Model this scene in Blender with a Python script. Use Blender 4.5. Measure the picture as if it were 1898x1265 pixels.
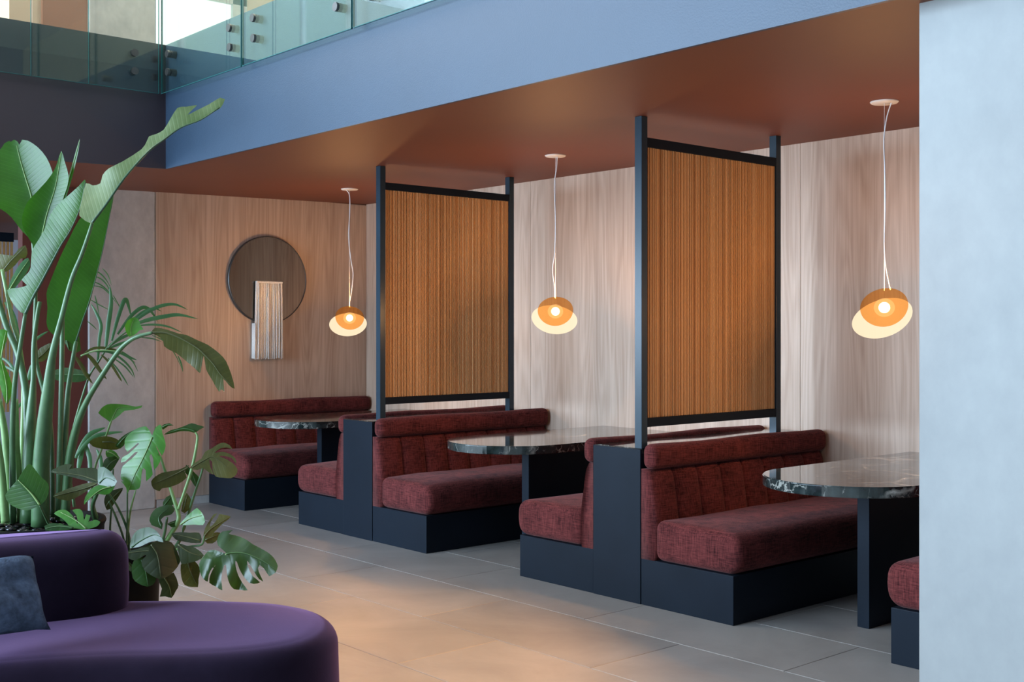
import bpy, bmesh, math, random
from mathutils import Vector, Matrix
from mathutils.geometry import delaunay_2d_cdt

# ------------------------------------------------------------------ camera
for o in list(bpy.data.objects): bpy.data.objects.remove(o)
S = bpy.context.scene
COL = S.collection
F, HOR, CX, CH = 2192.0, 612.0, 949.0, 1.5          # focal length (px), horizon row, centre column, eye height
A_ = (949 + 972) / F
N_ = math.hypot(A_, 1)
FW = Vector((-1 / N_, A_ / N_, 0))                  # camera forward
RT = Vector((A_ / N_, 1 / N_, 0))                   # camera right
cam_d = bpy.data.cameras.new('camera'); cam = bpy.data.objects.new('camera', cam_d); COL.objects.link(cam)
cam.location = (0, 0, CH)
cam.rotation_euler = (math.pi / 2, 0, math.atan2(-FW.x, FW.y))
cam_d.sensor_width = 36; cam_d.lens = F / 1898 * 36
cam_d.shift_y = -(632.5 - HOR) / 1898
cam_d.clip_start = 0.05
S.camera = cam
# ------------------------------------------------------------------ light
w = bpy.data.worlds.new('world'); S.world = w; w.use_nodes = True
w.node_tree.nodes['Background'].inputs[0].default_value = (0.62, 0.74, 1.0, 1)
w.node_tree.nodes['Background'].inputs[1].default_value = 0.20
def lamp(name, kind, loc, energy, color, rot=(0, 0, 0), **kw):
    d = bpy.data.lights.new(name, kind); d.energy = energy; d.color = color
    for k, v in kw.items(): setattr(d, k, v)
    o = bpy.data.objects.new(name, d); o.location = loc; o.rotation_euler = rot; COL.objects.link(o); return o
# tall north-facing atrium glazing behind the camera: cool daylight
lamp('atrium_window_daylight', 'AREA', (-9.5, -6.5, 3.7), 3900, (0.60, 0.80, 1.0),
     (math.radians(90), 0, math.radians(-24)), shape='RECTANGLE', size=12.0, size_y=5.6)
# recessed ceiling lights of the upper floor
lamp('upper_floor_light', 'AREA', (-9.8, 1.2, 6.1), 230, (1.0, 0.86, 0.66), (0, 0, 0), shape='RECTANGLE', size=3.0, size_y=3.0)
lamp('upper_floor_light', 'AREA', (-6.0, 5.4, 6.1), 120, (1.0, 0.90, 0.74), (0, 0, 0), shape='RECTANGLE', size=5.0, size_y=2.0)
# added warm spot, out of view at the right, for the orange floor pool
lamp('added_floor_spot', 'SPOT', (1.5, 3.0, 4.5), 3600, (1.0, 0.52, 0.19), (math.atan2(6.1, 4.5), 0, math.atan2(6.1, 0.25)),
     spot_size=math.radians(19), spot_blend=1.0, shadow_soft_size=0.12)
S.view_settings.view_transform = 'Standard'
try: S.view_settings.look = 'None'
except Exception: pass
S.view_settings.exposure = 0.2
S.view_settings.gamma = 1.0
S.view_settings.use_curve_mapping = False

# ------------------------------------------------------------------ helpers
def px_dir(x, y): return RT * ((x - CX) / F) + FW + Vector((0, 0, -(y - HOR) / F))
def at(x, y, d): return Vector((0, 0, CH)) + px_dir(x, y) * d            # point at forward distance d
def onX(x, y, X): r = px_dir(x, y); return Vector((0, 0, CH)) + r * (X / r.x)
def onY(x, y, Y): r = px_dir(x, y); return Vector((0, 0, CH)) + r * (Y / r.y)
def ld(l, d, z): return RT * l + FW * d + Vector((0, 0, z))              # lounge corner frame
def soffit(y): return 2.672 + 0.02 * (y - 4.8)

def tag(o, label=None, cat=None, group=None, kind=None):
    if label: o['label'] = label
    if cat: o['category'] = cat
    if group: o['group'] = group
    if kind: o['kind'] = kind
    return o
def empty(name, loc, label, cat, group=None):
    o = bpy.data.objects.new(name, None); o.location = loc; COL.objects.link(o); o.empty_display_size = 0.1
    return tag(o, label, cat, group)
def link(name, me, mat=None, parent=None):
    o = bpy.data.objects.new(name, me); COL.objects.link(o)
    if mat and not me.materials: me.materials.append(mat)
    if parent:
        o.parent = parent
        o.matrix_parent_inverse = PINV(parent)
    return o
def PINV(p):
    m = Matrix.LocRotScale(p.location, p.rotation_euler, p.scale)
    q = p.parent
    if q: m = Matrix.LocRotScale(q.location, q.rotation_euler, q.scale) @ p.matrix_parent_inverse @ m if False else m
    return m.inverted()
def mesh(name, v, f, mat=None, parent=None, smooth=False):
    me = bpy.data.meshes.new(name); me.from_pydata([tuple(p) for p in v], [], f); me.update()
    if smooth: me.polygons.foreach_set('use_smooth', [True] * len(me.polygons))
    return link(name, me, mat, parent)
def bm_obj(name, bm, mat=None, parent=None, smooth=False):
    me = bpy.data.meshes.new(name); bm.to_mesh(me); bm.free()
    if smooth: me.polygons.foreach_set('use_smooth', [True] * len(me.polygons))
    return link(name, me, mat, parent)
def box_bm(lo, hi, bev=0.0, seg=1):
    bm = bmesh.new(); bmesh.ops.create_cube(bm, size=1)
    for v in bm.verts:
        v.co = Vector([lo[i] + (v.co[i] + 0.5) * (hi[i] - lo[i]) for i in range(3)])
    if bev: bmesh.ops.bevel(bm, geom=bm.edges[:], offset=bev, segments=seg, affect='EDGES', profile=0.5)
    return bm
def box(name, lo, hi, mat, parent=None, bev=0.0, seg=1): return bm_obj(name, box_bm(lo, hi, bev, seg), mat, parent)
def axis_samples(e, r, n):
    a = [e - r + r * math.sin(math.pi / 2 * k / 4) for k in range(5)]
    mid = [(-1 + 2 * k / n) * (e - r) for k in range(n + 1)]
    return sorted(set([round(-x, 6) for x in a] + [round(x, 6) for x in mid] + [round(x, 6) for x in a]))
def softbox(name, lo, hi, r, mat, parent=None, warp=None, n=6):
    e = [(hi[i] - lo[i]) / 2 for i in range(3)]; c = [(hi[i] + lo[i]) / 2 for i in range(3)]
    ax = [axis_samples(e[i], r, n) for i in range(3)]
    V, Fc, idx = [], [], {}
    def vert(p):
        q = [max(-(e[i] - r), min(e[i] - r, p[i])) for i in range(3)]
        d = Vector([p[i] - q[i] for i in range(3)])
        p2 = Vector(q) + (d.normalized() * r if d.length > 1e-9 else d)
        if sum(1 for i in range(3) if abs(p[i]) > e[i] - r - 1e-6) == 1: p2 = Vector(p)
        k = tuple(round(x, 5) for x in p2)
        if k not in idx:
            idx[k] = len(V); u = [p2[i] / e[i] for i in range(3)]
            w_ = Vector(c) + p2
            if warp: w_ = warp(w_, u)
            V.append(w_)
        return idx[k]
    for a in range(3):
        b, d = (a + 1) % 3, (a + 2) % 3
        for s in (-1, 1):
            for i in range(len(ax[b]) - 1):
                for j in range(len(ax[d]) - 1):
                    quad = []
                    for (bi, dj) in ((i, j), (i + 1, j), (i + 1, j + 1), (i, j + 1)):
                        p = [0, 0, 0]; p[a] = s * e[a]; p[b] = ax[b][bi]; p[d] = ax[d][dj]; quad.append(vert(p))
                    if s < 0: quad.reverse()
                    if len(set(quad)) > 2:
                        q2 = []
                        for t in quad:
                            if t not in q2: q2.append(t)
                        Fc.append(q2)
    return mesh(name, V, Fc, mat, parent, True)
def catmull(P, n, closed=False):
    P = [Vector(p) for p in P]; out = []; m = len(P)
    rng = range(m if closed else m - 1)
    for i in rng:
        if closed: p0, p1, p2, p3 = P[i - 1], P[i], P[(i + 1) % m], P[(i + 2) % m]
        else: p0, p1, p2, p3 = P[max(i - 1, 0)], P[i], P[i + 1], P[min(i + 2, m - 1)]
        for k in range(n):
            t = k / n
            out.append(0.5 * ((2 * p1) + (p2 - p0) * t + (2 * p0 - 5 * p1 + 4 * p2 - p3) * t * t + (3 * p1 - p0 - 3 * p2 + p3) * t ** 3))
    if not closed: out.append(P[-1].copy())
    return out
def tube_data(P, R, seg=8, V=None, Fc=None):
    V = [] if V is None else V; Fc = [] if Fc is None else Fc
    base = len(V); n = len(P)
    if not isinstance(R, (list, tuple)): R = [R] * n
    ref = Vector((0.3, 0.2, 1)) if abs((P[-1] - P[0]).normalized().z) < 0.9 else Vector((1, 0.2, 0))
    for i in range(n):
        t = (P[min(i + 1, n - 1)] - P[max(i - 1, 0)]).normalized()
        u = (ref - t * ref.dot(t)).normalized(); v = t.cross(u)
        for k in range(seg):
            a = 2 * math.pi * k / seg
            V.append(P[i] + (u * math.cos(a) + v * math.sin(a)) * R[i])
    for i in range(n - 1):
        for k in range(seg):
            Fc.append((base + i * seg + k, base + i * seg + (k + 1) % seg, base + (i + 1) * seg + (k + 1) % seg, base + (i + 1) * seg + k))
    Fc.append(tuple(base + k for k in reversed(range(seg)))); Fc.append(tuple(base + (n - 1) * seg + k for k in range(seg)))
    return V, Fc
def tube(name, P, R, mat, parent=None, seg=8):
    V, Fc = tube_data(P, R, seg); return mesh(name, V, Fc, mat, parent, True)
def lathe(name, prof, mat, parent=None, seg=48, loc=(0, 0, 0)):
    V, Fc = [], []; n = len(prof)
    for k in range(seg):
        a = 2 * math.pi * k / seg
        for r, z in prof: V.append((loc[0] + r * math.cos(a), loc[1] + r * math.sin(a), loc[2] + z))
    for k in range(seg):
        for i in range(n - 1):
            Fc.append((k * n + i, ((k + 1) % seg) * n + i, ((k + 1) % seg) * n + i + 1, k * n + i + 1))
    o = mesh(name, V, Fc, mat, parent, True)
    return o

# ------------------------------------------------------------------ materials
class NT:
    def __init__(s, name):
        s.m = bpy.data.materials.new(name); s.m.use_nodes = True; s.t = s.m.node_tree; s.n = s.t.nodes
        s.b = s.n['Principled BSDF']; s.out = s.n['Material Output']
    def add(s, t, ins=None, **kw):
        x = s.n.new(t)
        for k, v in kw.items(): setattr(x, k, v)
        for k, v in (ins or {}).items():
            if hasattr(v, 'is_linked') or isinstance(v, bpy.types.NodeSocket): s.t.links.new(v, x.inputs[k])
            else: x.inputs[k].default_value = v
        return x
    def set(s, **kw):
        for k, v in kw.items():
            k = k.replace('_', ' ')
            if isinstance(v, bpy.types.NodeSocket): s.t.links.new(v, s.b.inputs[k])
            else: s.b.inputs[k].default_value = v
        return s
    def coords(s, scale, kind='Object', rot=(0, 0, 0)):
        tc = s.add('ShaderNodeTexCoord')
        return s.add('ShaderNodeMapping', {'Vector': tc.outputs[kind], 'Scale': scale, 'Rotation': rot}).outputs[0]
    def noise(s, vec, scale, detail=4, rough=0.55, dist=0.0):
        return s.add('ShaderNodeTexNoise', {'Vector': vec, 'Scale': scale, 'Detail': detail, 'Roughness': rough, 'Distortion': dist}).outputs[0]
    def ramp(s, fac, stops):
        r = s.add('ShaderNodeValToRGB', {'Fac': fac}); e = r.color_ramp.elements
        while len(e) < len(stops): e.new(0.5)
        for i, (p, c) in enumerate(stops):
            e[i].position = p; e[i].color = (c, c, c, 1) if isinstance(c, (int, float)) else (*c, 1)
        return r.outputs[0]
    def mix(s, fac, a, b, mode='MIX'):
        x = s.add('ShaderNodeMix', data_type='RGBA', blend_type=mode)
        for i, v in ((0, fac), (6, a), (7, b)):
            if isinstance(v, bpy.types.NodeSocket): s.t.links.new(v, x.inputs[i])
            else: x.inputs[i].default_value = v if i == 0 else (*v, 1)
        return x.outputs[2]
    def bump(s, h, strength, dist=0.01):
        return s.add('ShaderNodeBump', {'Height': h, 'Strength': strength, 'Distance': dist}).outputs[0]
    def math(s, op, a, b=0.0):
        x = s.add('ShaderNodeMath', operation=op)
        for i, v in ((0, a), (1, b)):
            if isinstance(v, bpy.types.NodeSocket): s.t.links.new(v, x.inputs[i])
            else: x.inputs[i].default_value = v
        return x.outputs[0]

def plain(name, col, rough=0.5, metal=0.0, spec=0.5, var=0.06, scale=6, bump=0.0, bscale=60):
    n = NT(name); v = n.coords((1, 1, 1))
    f = n.noise(v, scale, 5)
    c = n.ramp(f, [(0.3, tuple(x * (1 - var) for x in col)), (0.7, tuple(min(1, x * (1 + var)) for x in col))])
    n.set(Base_Color=c, Roughness=rough, Metallic=metal); n.b.inputs['Specular IOR Level'].default_value = spec
    if bump: n.set(Normal=n.bump(n.noise(v, bscale, 3), bump, 0.005))
    return n.m
def wood_veneer(name, dark, light, horiz='XY'):
    n = NT(name); v = n.coords((1, 1, 1)); inf = n.add('ShaderNodeObjectInfo').outputs['Random']
    off = n.add('ShaderNodeCombineXYZ', {'X': n.math('MULTIPLY', inf, 7.3), 'Z': n.math('MULTIPLY', inf, 3.1)}).outputs[0]
    v = n.add('ShaderNodeVectorMath', {0: v, 1: off}, operation='ADD').outputs[0]
    def sc(s): return n.add('ShaderNodeMapping', {'Vector': v, 'Scale': s}).outputs[0]
    fine = n.noise(sc((110, 110, 1.5)), 1.0, 6, 0.65, 0.4)
    mid = n.noise(sc((26, 26, 0.45)), 1.0, 4, 0.55, 0.5)
    board = n.noise(sc((6, 6, 0.10)), 1.0, 2, 0.5)
    wv = n.add('ShaderNodeTexWave', {'Vector': sc((7, 7, 0.55)), 'Scale': 1.1, 'Distortion': 6.0, 'Detail': 2.0, 'Detail Scale': 0.6, 'Detail Roughness': 0.5}, wave_type='RINGS', rings_direction='Z').outputs['Fac']
    cont = n.math('SINE', n.math('MULTIPLY', n.noise(sc((4.5, 4.5, 0.38)), 1.0, 2, 0.4), 95.0))
    f = n.math('ADD', n.math('MULTIPLY', fine, 0.34), n.math('ADD', n.math('MULTIPLY', mid, 0.30), n.math('ADD', n.math('MULTIPLY', board, 0.30), n.math('MULTIPLY', n.math('ADD', cont, 1.0), 0.036))))
    c = n.ramp(f, [(0.36, dark), (0.50, tuple((a + b) / 2 for a, b in zip(dark, light))), (0.64, light)])
    n.set(Base_Color=c, Roughness=0.55, Normal=n.bump(fine, 0.08, 0.002)); return n.m
def chenille(name, a, b):
    n = NT(name); v = n.coords((1, 1, 1))
    def sc(s): return n.add('ShaderNodeMapping', {'Vector': v, 'Scale': s}).outputs[0]
    h = n.noise(sc((14, 14, 170)), 1.0, 4, 0.7); k = n.noise(sc((150, 150, 12)), 1.0, 4, 0.7); big = n.noise(v, 5, 4)
    f = n.math('ADD', n.math('MULTIPLY', h, 0.45), n.math('ADD', n.math('MULTIPLY', k, 0.45), n.math('MULTIPLY', big, 0.22)))
    c = n.ramp(f, [(0.44, a), (0.68, b)])
    n.set(Base_Color=c, Roughness=0.95, Normal=n.bump(f, 0.5, 0.004))
    n.set(Sheen_Weight=0.12, Sheen_Roughness=0.5); n.b.inputs['Sheen Tint'].default_value = (0.9, 0.55, 0.55, 1)
    n.b.inputs['Specular IOR Level'].default_value = 0.1
    return n.m
def marble(name):
    n = NT(name); v = n.coords((1, 1, 1))
    d = n.add('ShaderNodeTexNoise', {'Vector': v, 'Scale': 2.6, 'Detail': 6.0, 'Roughness': 0.6}).outputs['Color']
    vv = n.add('ShaderNodeMix', data_type='VECTOR'); vv.inputs[0].default_value = 0.28
    n.t.links.new(v, vv.inputs[4]); n.t.links.new(d, vv.inputs[5])
    def vein(scale, wdt):
        vo = n.add('ShaderNodeTexVoronoi', {'Vector': vv.outputs[1], 'Scale': scale}, feature='DISTANCE_TO_EDGE').outputs['Distance']
        return n.ramp(vo, [(0.0, 1.0), (wdt, 0.0)])
    mask = n.ramp(n.noise(v, 2.2, 3), [(0.5, 0.0), (0.68, 1.0)])
    m2 = n.ramp(n.noise(v, 9, 3), [(0.48, 0.0), (0.62, 1.0)])
    f = n.math('MAXIMUM', n.math('MULTIPLY', vein(2.4, 0.035), mask), n.math('MULTIPLY', vein(15, 0.05), n.math('MULTIPLY', m2, 0.55)))
    base = n.ramp(n.noise(v, 12, 5), [(0.35, (0.006, 0.010, 0.010)), (0.7, (0.03, 0.045, 0.045))])
    c = n.mix(f, base, (0.62, 0.62, 0.56))
    n.set(Base_Color=c, Roughness=0.06); n.b.inputs['Specular IOR Level'].default_value = 0.55
    n.b.inputs['Coat Weight'].default_value = 0.2; n.b.inputs['Coat Roughness'].default_value = 0.03
    return n.m
def concrete(name, a, b):
    n = NT(name); v = n.coords((1, 1, 0.7))
    f1 = n.noise(v, 2.2, 7, 0.65); f2 = n.noise(v, 16, 5, 0.6)
    f = n.math('ADD', n.math('MULTIPLY', f1, 0.7), n.math('MULTIPLY', f2, 0.3))
    n.set(Base_Color=n.ramp(f, [(0.35, a), (0.62, b)]), Roughness=0.6, Normal=n.bump(f2, 0.12, 0.004)); return n.m
def tile_mat():
    n = NT('grey_stone_tile'); v = n.coords((1, 1, 1), 'Object'); r = n.add('ShaderNodeObjectInfo')
    v = n.add('ShaderNodeVectorMath', {0: v, 1: r.outputs['Location']}, operation='ADD').outputs[0]
    f = n.math('ADD', n.math('MULTIPLY', n.noise(v, 1.7, 8, 0.65, 0.6), 0.75), n.math('MULTIPLY', r.outputs['Random'], 0.18))
    n.set(Base_Color=n.ramp(f, [(0.3, (0.25, 0.235, 0.225)), (0.62, (0.36, 0.34, 0.325))]), Roughness=0.42,
          Normal=n.bump(n.noise(v, 40, 4), 0.05, 0.003)); return n.m
def leaf_mat(name, a, b, trans, rough=0.32, veins=60.0):
    n = NT(name); uv = n.add('ShaderNodeUVMap', uv_map='leaf').outputs[0]
    s = n.add('ShaderNodeSeparateXYZ', {0: uv})
    ph = n.math('SUBTRACT', n.math('MULTIPLY', s.outputs[0], veins), n.math('MULTIPLY', n.math('ABSOLUTE', s.outputs[1]), veins * 0.55))
    sn = n.math('SINE', ph); pw = n.math('POWER', n.math('MULTIPLY', n.math('ADD', sn, 1.0), 0.5), 6.0)
    v = n.coords((1, 1, 1))
    f = n.math('ADD', n.noise(v, 7, 4), n.math('MULTIPLY', pw, 0.10))
    c = n.ramp(f, [(0.32, a), (0.72, b)])
    n.set(Base_Color=c, Roughness=rough, Normal=n.bump(pw, 0.12, 0.003)); n.b.inputs['Specular IOR Level'].default_value = 0.45
    tr = n.add('ShaderNodeBsdfTranslucent', {'Color': (*trans, 1)})
    mx = n.add('ShaderNodeMixShader', {0: 0.22}); n.t.links.new(n.b.outputs[0], mx.inputs[1]); n.t.links.new(tr.outputs[0], mx.inputs[2])
    n.t.links.new(mx.outputs[0], n.out.inputs[0]); return n.m
def glass_mat(name, tint, ior=1.5):
    n = NT(name); bf = n.add('ShaderNodeNewGeometry').outputs['Backfacing']      # leaving the pane: inverse index
    fr = n.add('ShaderNodeFresnel', {'IOR': n.math('ADD', ior, n.math('MULTIPLY', bf, 1 / ior - ior))}).outputs[0]
    t = n.add('ShaderNodeBsdfTransparent', {'Color': (*tint, 1)}); g = n.add('ShaderNodeBsdfGlossy', {'Color': (0.9, 1, 0.97, 1), 'Roughness': 0.0})
    mx = n.add('ShaderNodeMixShader', {0: fr}); n.t.links.new(t.outputs[0], mx.inputs[1]); n.t.links.new(g.outputs[0], mx.inputs[2])
    n.t.links.new(mx.outputs[0], n.out.inputs[0]); return n.m
def emit(name, col, s):
    n = NT(name); e = n.add('ShaderNodeEmission', {'Color': (*col, 1), 'Strength': s}); n.t.links.new(e.outputs[0], n.out.inputs[0]); return n.m
def amber_mat():
    n = NT('amber_glass')
    tr = n.add('ShaderNodeBsdfTransparent', {'Color': (0.86, 0.62, 0.37, 1)})
    tl = n.add('ShaderNodeBsdfTranslucent', {'Color': (0.85, 0.38, 0.10, 1)})
    gl = n.add('ShaderNodeBsdfGlossy', {'Color': (1, 0.8, 0.6, 1), 'Roughness': 0.05})
    m1 = n.add('ShaderNodeMixShader', {0: 0.0042}); n.t.links.new(tr.outputs[0], m1.inputs[1]); n.t.links.new(tl.outputs[0], m1.inputs[2])
    m2 = n.add('ShaderNodeMixShader', {0: 0.0}); n.t.links.new(m1.outputs[0], m2.inputs[1]); n.t.links.new(gl.outputs[0], m2.inputs[2])
    n.t.links.new(m2.outputs[0], n.out.inputs[0]); return n.m
def opal_mat():
    n = NT('lit_opal_glass'); e = n.add('ShaderNodeEmission', {'Color': (1.0, 0.80, 0.53, 1), 'Strength': 1.12}); t = n.add('ShaderNodeBsdfTransparent')
    m = n.add('ShaderNodeMixShader', {0: 0.45}); n.t.links.new(e.outputs[0], m.inputs[1]); n.t.links.new(t.outputs[0], m.inputs[2])
    n.t.links.new(m.outputs[0], n.out.inputs[0]); return n.m
def glow_mat():  # soft halo around the bulb, made as a faintly glowing shell
    n = NT('bulb_glow'); e = n.add('ShaderNodeEmission', {'Color': (1.0, 0.80, 0.50, 1), 'Strength': 1.3}); t = n.add('ShaderNodeBsdfTransparent')
    m = n.add('ShaderNodeMixShader', {0: 0.78}); n.t.links.new(e.outputs[0], m.inputs[1]); n.t.links.new(t.outputs[0], m.inputs[2])
    n.t.links.new(m.outputs[0], n.out.inputs[0]); return n.m
def velvet_mat():
    n = NT('aubergine_wool'); v = n.coords((1, 1, 1)); f = n.noise(v, 9, 5)
    n.set(Base_Color=n.ramp(f, [(0.3, (0.008, 0.005, 0.012)), (0.7, (0.012, 0.008, 0.018))]), Roughness=0.9, Normal=n.bump(n.noise(v, 260, 3), 0.15, 0.004))
    n.set(Sheen_Weight=0.7, Sheen_Roughness=0.45); n.b.inputs['Sheen Tint'].default_value = (0.42, 0.26, 0.54, 1); n.b.inputs['Specular IOR Level'].default_value = 0.08
    return n.m
def slat_mat():
    n = NT('oak_slat'); r = n.add('ShaderNodeObjectInfo').outputs['Random']; v = n.coords((60, 60, 2.5))
    f = n.math('ADD', n.math('MULTIPLY', n.noise(v, 1.0, 3), 0.45), n.math('ADD', n.math('MULTIPLY', r, 0.45), 0.08))
    n.set(Base_Color=n.ramp(f, [(0.1, (0.50, 0.235, 0.075)), (0.5, (0.68, 0.38, 0.15)), (0.9, (0.84, 0.55, 0.27))]), Roughness=0.5); return n.m
M = dict(
    wood=wood_veneer('ash_veneer', (0.40, 0.28, 0.205), (0.64, 0.51, 0.415)),
    chen=chenille('burgundy_chenille', (0.022, 0.005, 0.006), (0.185, 0.042, 0.040)),
    marble=marble('dark_veined_marble'),
    soffit=plain('terracotta_paint', (0.175, 0.053, 0.028), 0.55, spec=0.35, var=0.04, scale=1.5),
    fascia=plain('slate_blue_paint', (0.027, 0.053, 0.094), 0.5, var=0.05, scale=2.5, bump=0.25, bscale=140),
    fascia_shaded=plain('shaded_fascia_paint', (0.040, 0.032, 0.042), 0.5, var=0.05, scale=2.5),  # slab edge turned from the daylight: its shade is put into the colour
    metal=plain('navy_black_steel', (0.0090, 0.0140, 0.0225), 0.40, 0.0, 0.10, var=0.12, scale=3),
    post=plain('blue_black_satin_steel', (0.016, 0.036, 0.056), 0.26, 0.0, 0.35, var=0.08, scale=3),
    steel_edge=plain('dark_bolt_steel', (0.10, 0.10, 0.10), 0.35, 0.7, 0.5),
    slat=slat_mat(),
    backing=plain('brown_backing_board', (0.26, 0.11, 0.038), 0.6, var=0.15, scale=10),
    conc=concrete('pale_concrete', (0.40, 0.40, 0.40), (0.60, 0.60, 0.585)),
    conc_w=concrete('smooth_white_concrete', (0.255, 0.262, 0.262), (0.305, 0.312, 0.308)),
    tile=tile_mat(),
    grout=plain('pale_grout', (0.62, 0.60, 0.57), 0.8, var=0.05),
    maroon=plain('maroon_wall_paint', (0.12, 0.036, 0.030), 0.55),
    mauve=plain('mauve_wall_paint', (0.055, 0.040, 0.045), 0.6),
    beige=plain('beige_wall_paint', (0.56, 0.43, 0.31), 0.6, var=0.03),
    brown=plain('brown_wall_paint', (0.30, 0.13, 0.075), 0.55, var=0.04),
    white=plain('white_enamel', (0.78, 0.74, 0.70), 0.4, var=0.02),
    cord=plain('white_cord', (0.85, 0.85, 0.86), 0.5, var=0.02),
    yarn=plain('cream_yarn', (0.95, 0.90, 0.86), 0.9, var=0.12, scale=120),
    velvet=velvet_mat(),
    fur=plain('slate_plush', (0.065, 0.095, 0.155), 0.95, spec=0.1, var=0.5, scale=26, bump=0.9, bscale=120),
    pot=plain('black_planter', (0.006, 0.007, 0.009), 0.5, spec=0.06, var=0.1),
    pebble=plain('black_pebble', (0.012, 0.012, 0.014), 0.18, var=0.2),
    glass=glass_mat('green_float_glass', (0.90, 0.97, 0.94), 1.75),
    glass_edge=plain('green_glass_edge', (0.03, 0.13, 0.13), 0.1, var=0.02),
    mirror=plain('bronze_mirror', (0.19, 0.155, 0.125), 0.02, 1.0, var=0.01),
    opal=opal_mat(),
    bulb=emit('lit_bulb', (1.0, 0.86, 0.62), 14.0),
    amber=amber_mat(), glow_shell=glow_mat(),
    refl_glow=emit('reflection_glow', (0.90, 1.0, 0.93), 1.15),  # glow of the added pane mirrored in the balustrade
    win=emit('daylit_window_pane', (0.93, 1.0, 0.93), 1.35),
    banana=leaf_mat('strelitzia_leaf', (0.010, 0.050, 0.005), (0.030, 0.115, 0.012), (0.08, 0.34, 0.01), 0.38, 330.0),
    sage=leaf_mat('sage_leaf_underside', (0.065, 0.11, 0.030), (0.16, 0.21, 0.085), (0.12, 0.26, 0.04), 0.42, 330.0),
    olive=leaf_mat('olive_leaf', (0.035, 0.045, 0.008), (0.095, 0.095, 0.022), (0.16, 0.20, 0.03), 0.40, 260.0),
    mons=leaf_mat('monstera_leaf', (0.010, 0.040, 0.010), (0.030, 0.080, 0.018), (0.08, 0.18, 0.01), 0.28, 150.0),
    mons_l=leaf_mat('young_monstera_leaf', (0.022, 0.12, 0.014), (0.07, 0.24, 0.035), (0.16, 0.46, 0.02), 0.30, 150.0),
    mons_d=leaf_mat('dark_olive_monstera_leaf', (0.012, 0.024, 0.006), (0.030, 0.050, 0.012), (0.08, 0.10, 0.02), 0.42, 150.0),  # darker olive tone than the other monstera leaves
    palm=leaf_mat('palm_leaflet', (0.025, 0.10, 0.040), (0.070, 0.17, 0.070), (0.10, 0.28, 0.06), 0.36, 10.0),
    stalk=plain('leaf_stalk', (0.070, 0.150, 0.060), 0.4, var=0.25, scale=12),
    stalk_p=plain('pale_leaf_stalk', (0.20, 0.34, 0.12), 0.4, var=0.2, scale=14),
    rib=plain('leaf_midrib', (0.20, 0.32, 0.10), 0.4, var=0.15),
    rib_o=plain('olive_midrib', (0.075, 0.085, 0.028), 0.4, var=0.15),
    rib_m=plain('green_midrib', (0.045, 0.12, 0.035), 0.4, var=0.15),
    rib_d=plain('dark_midrib', (0.03, 0.075, 0.035), 0.35, var=0.15),
)

# ------------------------------------------------------------------ setting: floor
YF, YW, XW = 4.787, 6.43, -9.46          # bench fronts, wood wall, mirror wall
XC, YC = -7.955, 3.695                   # slab corner
ZB, ZT = 2.650, 3.525                    # slab edge bottom / top
floor = box('floor', (-16, -6, -0.12), (5, 7.2, -0.004), M['grout']); tag(floor, kind='structure')
tile_me = {}
TL, TW = 1.245, 0.604
def tile_mesh(l, wd):
    k = (round(l, 3), round(wd, 3))
    if k not in tile_me:
        bm = box_bm((0, 0, -0.01), (l, wd, 0.0), 0.0015); me = bpy.data.meshes.new('tile'); bm.to_mesh(me); bm.free(); me.materials.append(M['tile']); tile_me[k] = me
    return tile_me[k]
row0 = 3.113
for r in range(-2, 6):
    y = row0 + r * TW
    off = -3.715 if r % 2 else -3.715 + TL / 2
    if r == 2: off = -3.12
    wd = TW if r < 5 else YW - y
    for k in range(-9, 4):
        x = off + k * TL
        if x + TL < -14 or x > 1: continue
        o = link('tile', tile_mesh(TL - 0.004, wd - 0.006), None, floor); o.location = (x + 0.002, y + 0.003, 0.0)
# mezzanine slab: soffit, edges
def soffit_slab(name, x0, x1, y0, y1):
    v = [(x0, y0, soffit(y0)), (x1, y0, soffit(y0)), (x1, y1, soffit(y1)), (x0, y1, soffit(y1)), (x0, y0, ZT), (x1, y0, ZT), (x1, y1, ZT), (x0, y1, ZT)]
    f = [(0, 3, 2, 1), (4, 5, 6, 7), (0, 1, 5, 4), (1, 2, 6, 5), (2, 3, 7, 6), (3, 0, 4, 7)]
    return tag(mesh(name, v, f, M['soffit']), kind='structure')
soffit_slab('ceiling', -16, 4.5, YC + 0.02, 7.2)
soffit_slab('ceiling', -16, XC - 0.02, -3, YC + 0.02)
zb0 = soffit(YC) - 0.002
tag(box('trim_1', (XC, YC, zb0), (4.5, YC + 0.02, ZT + 0.004), M['fascia']), kind='structure')
tag(box('trim_2', (XC - 0.02, -3, soffit(0) - 0.05), (XC, YC + 0.02, ZT + 0.004), M['fascia_shaded']), kind='structure')
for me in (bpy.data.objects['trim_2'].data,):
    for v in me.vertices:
        if v.co.z < 3: v.co.z = soffit(v.co.y) - 0.002
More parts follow.
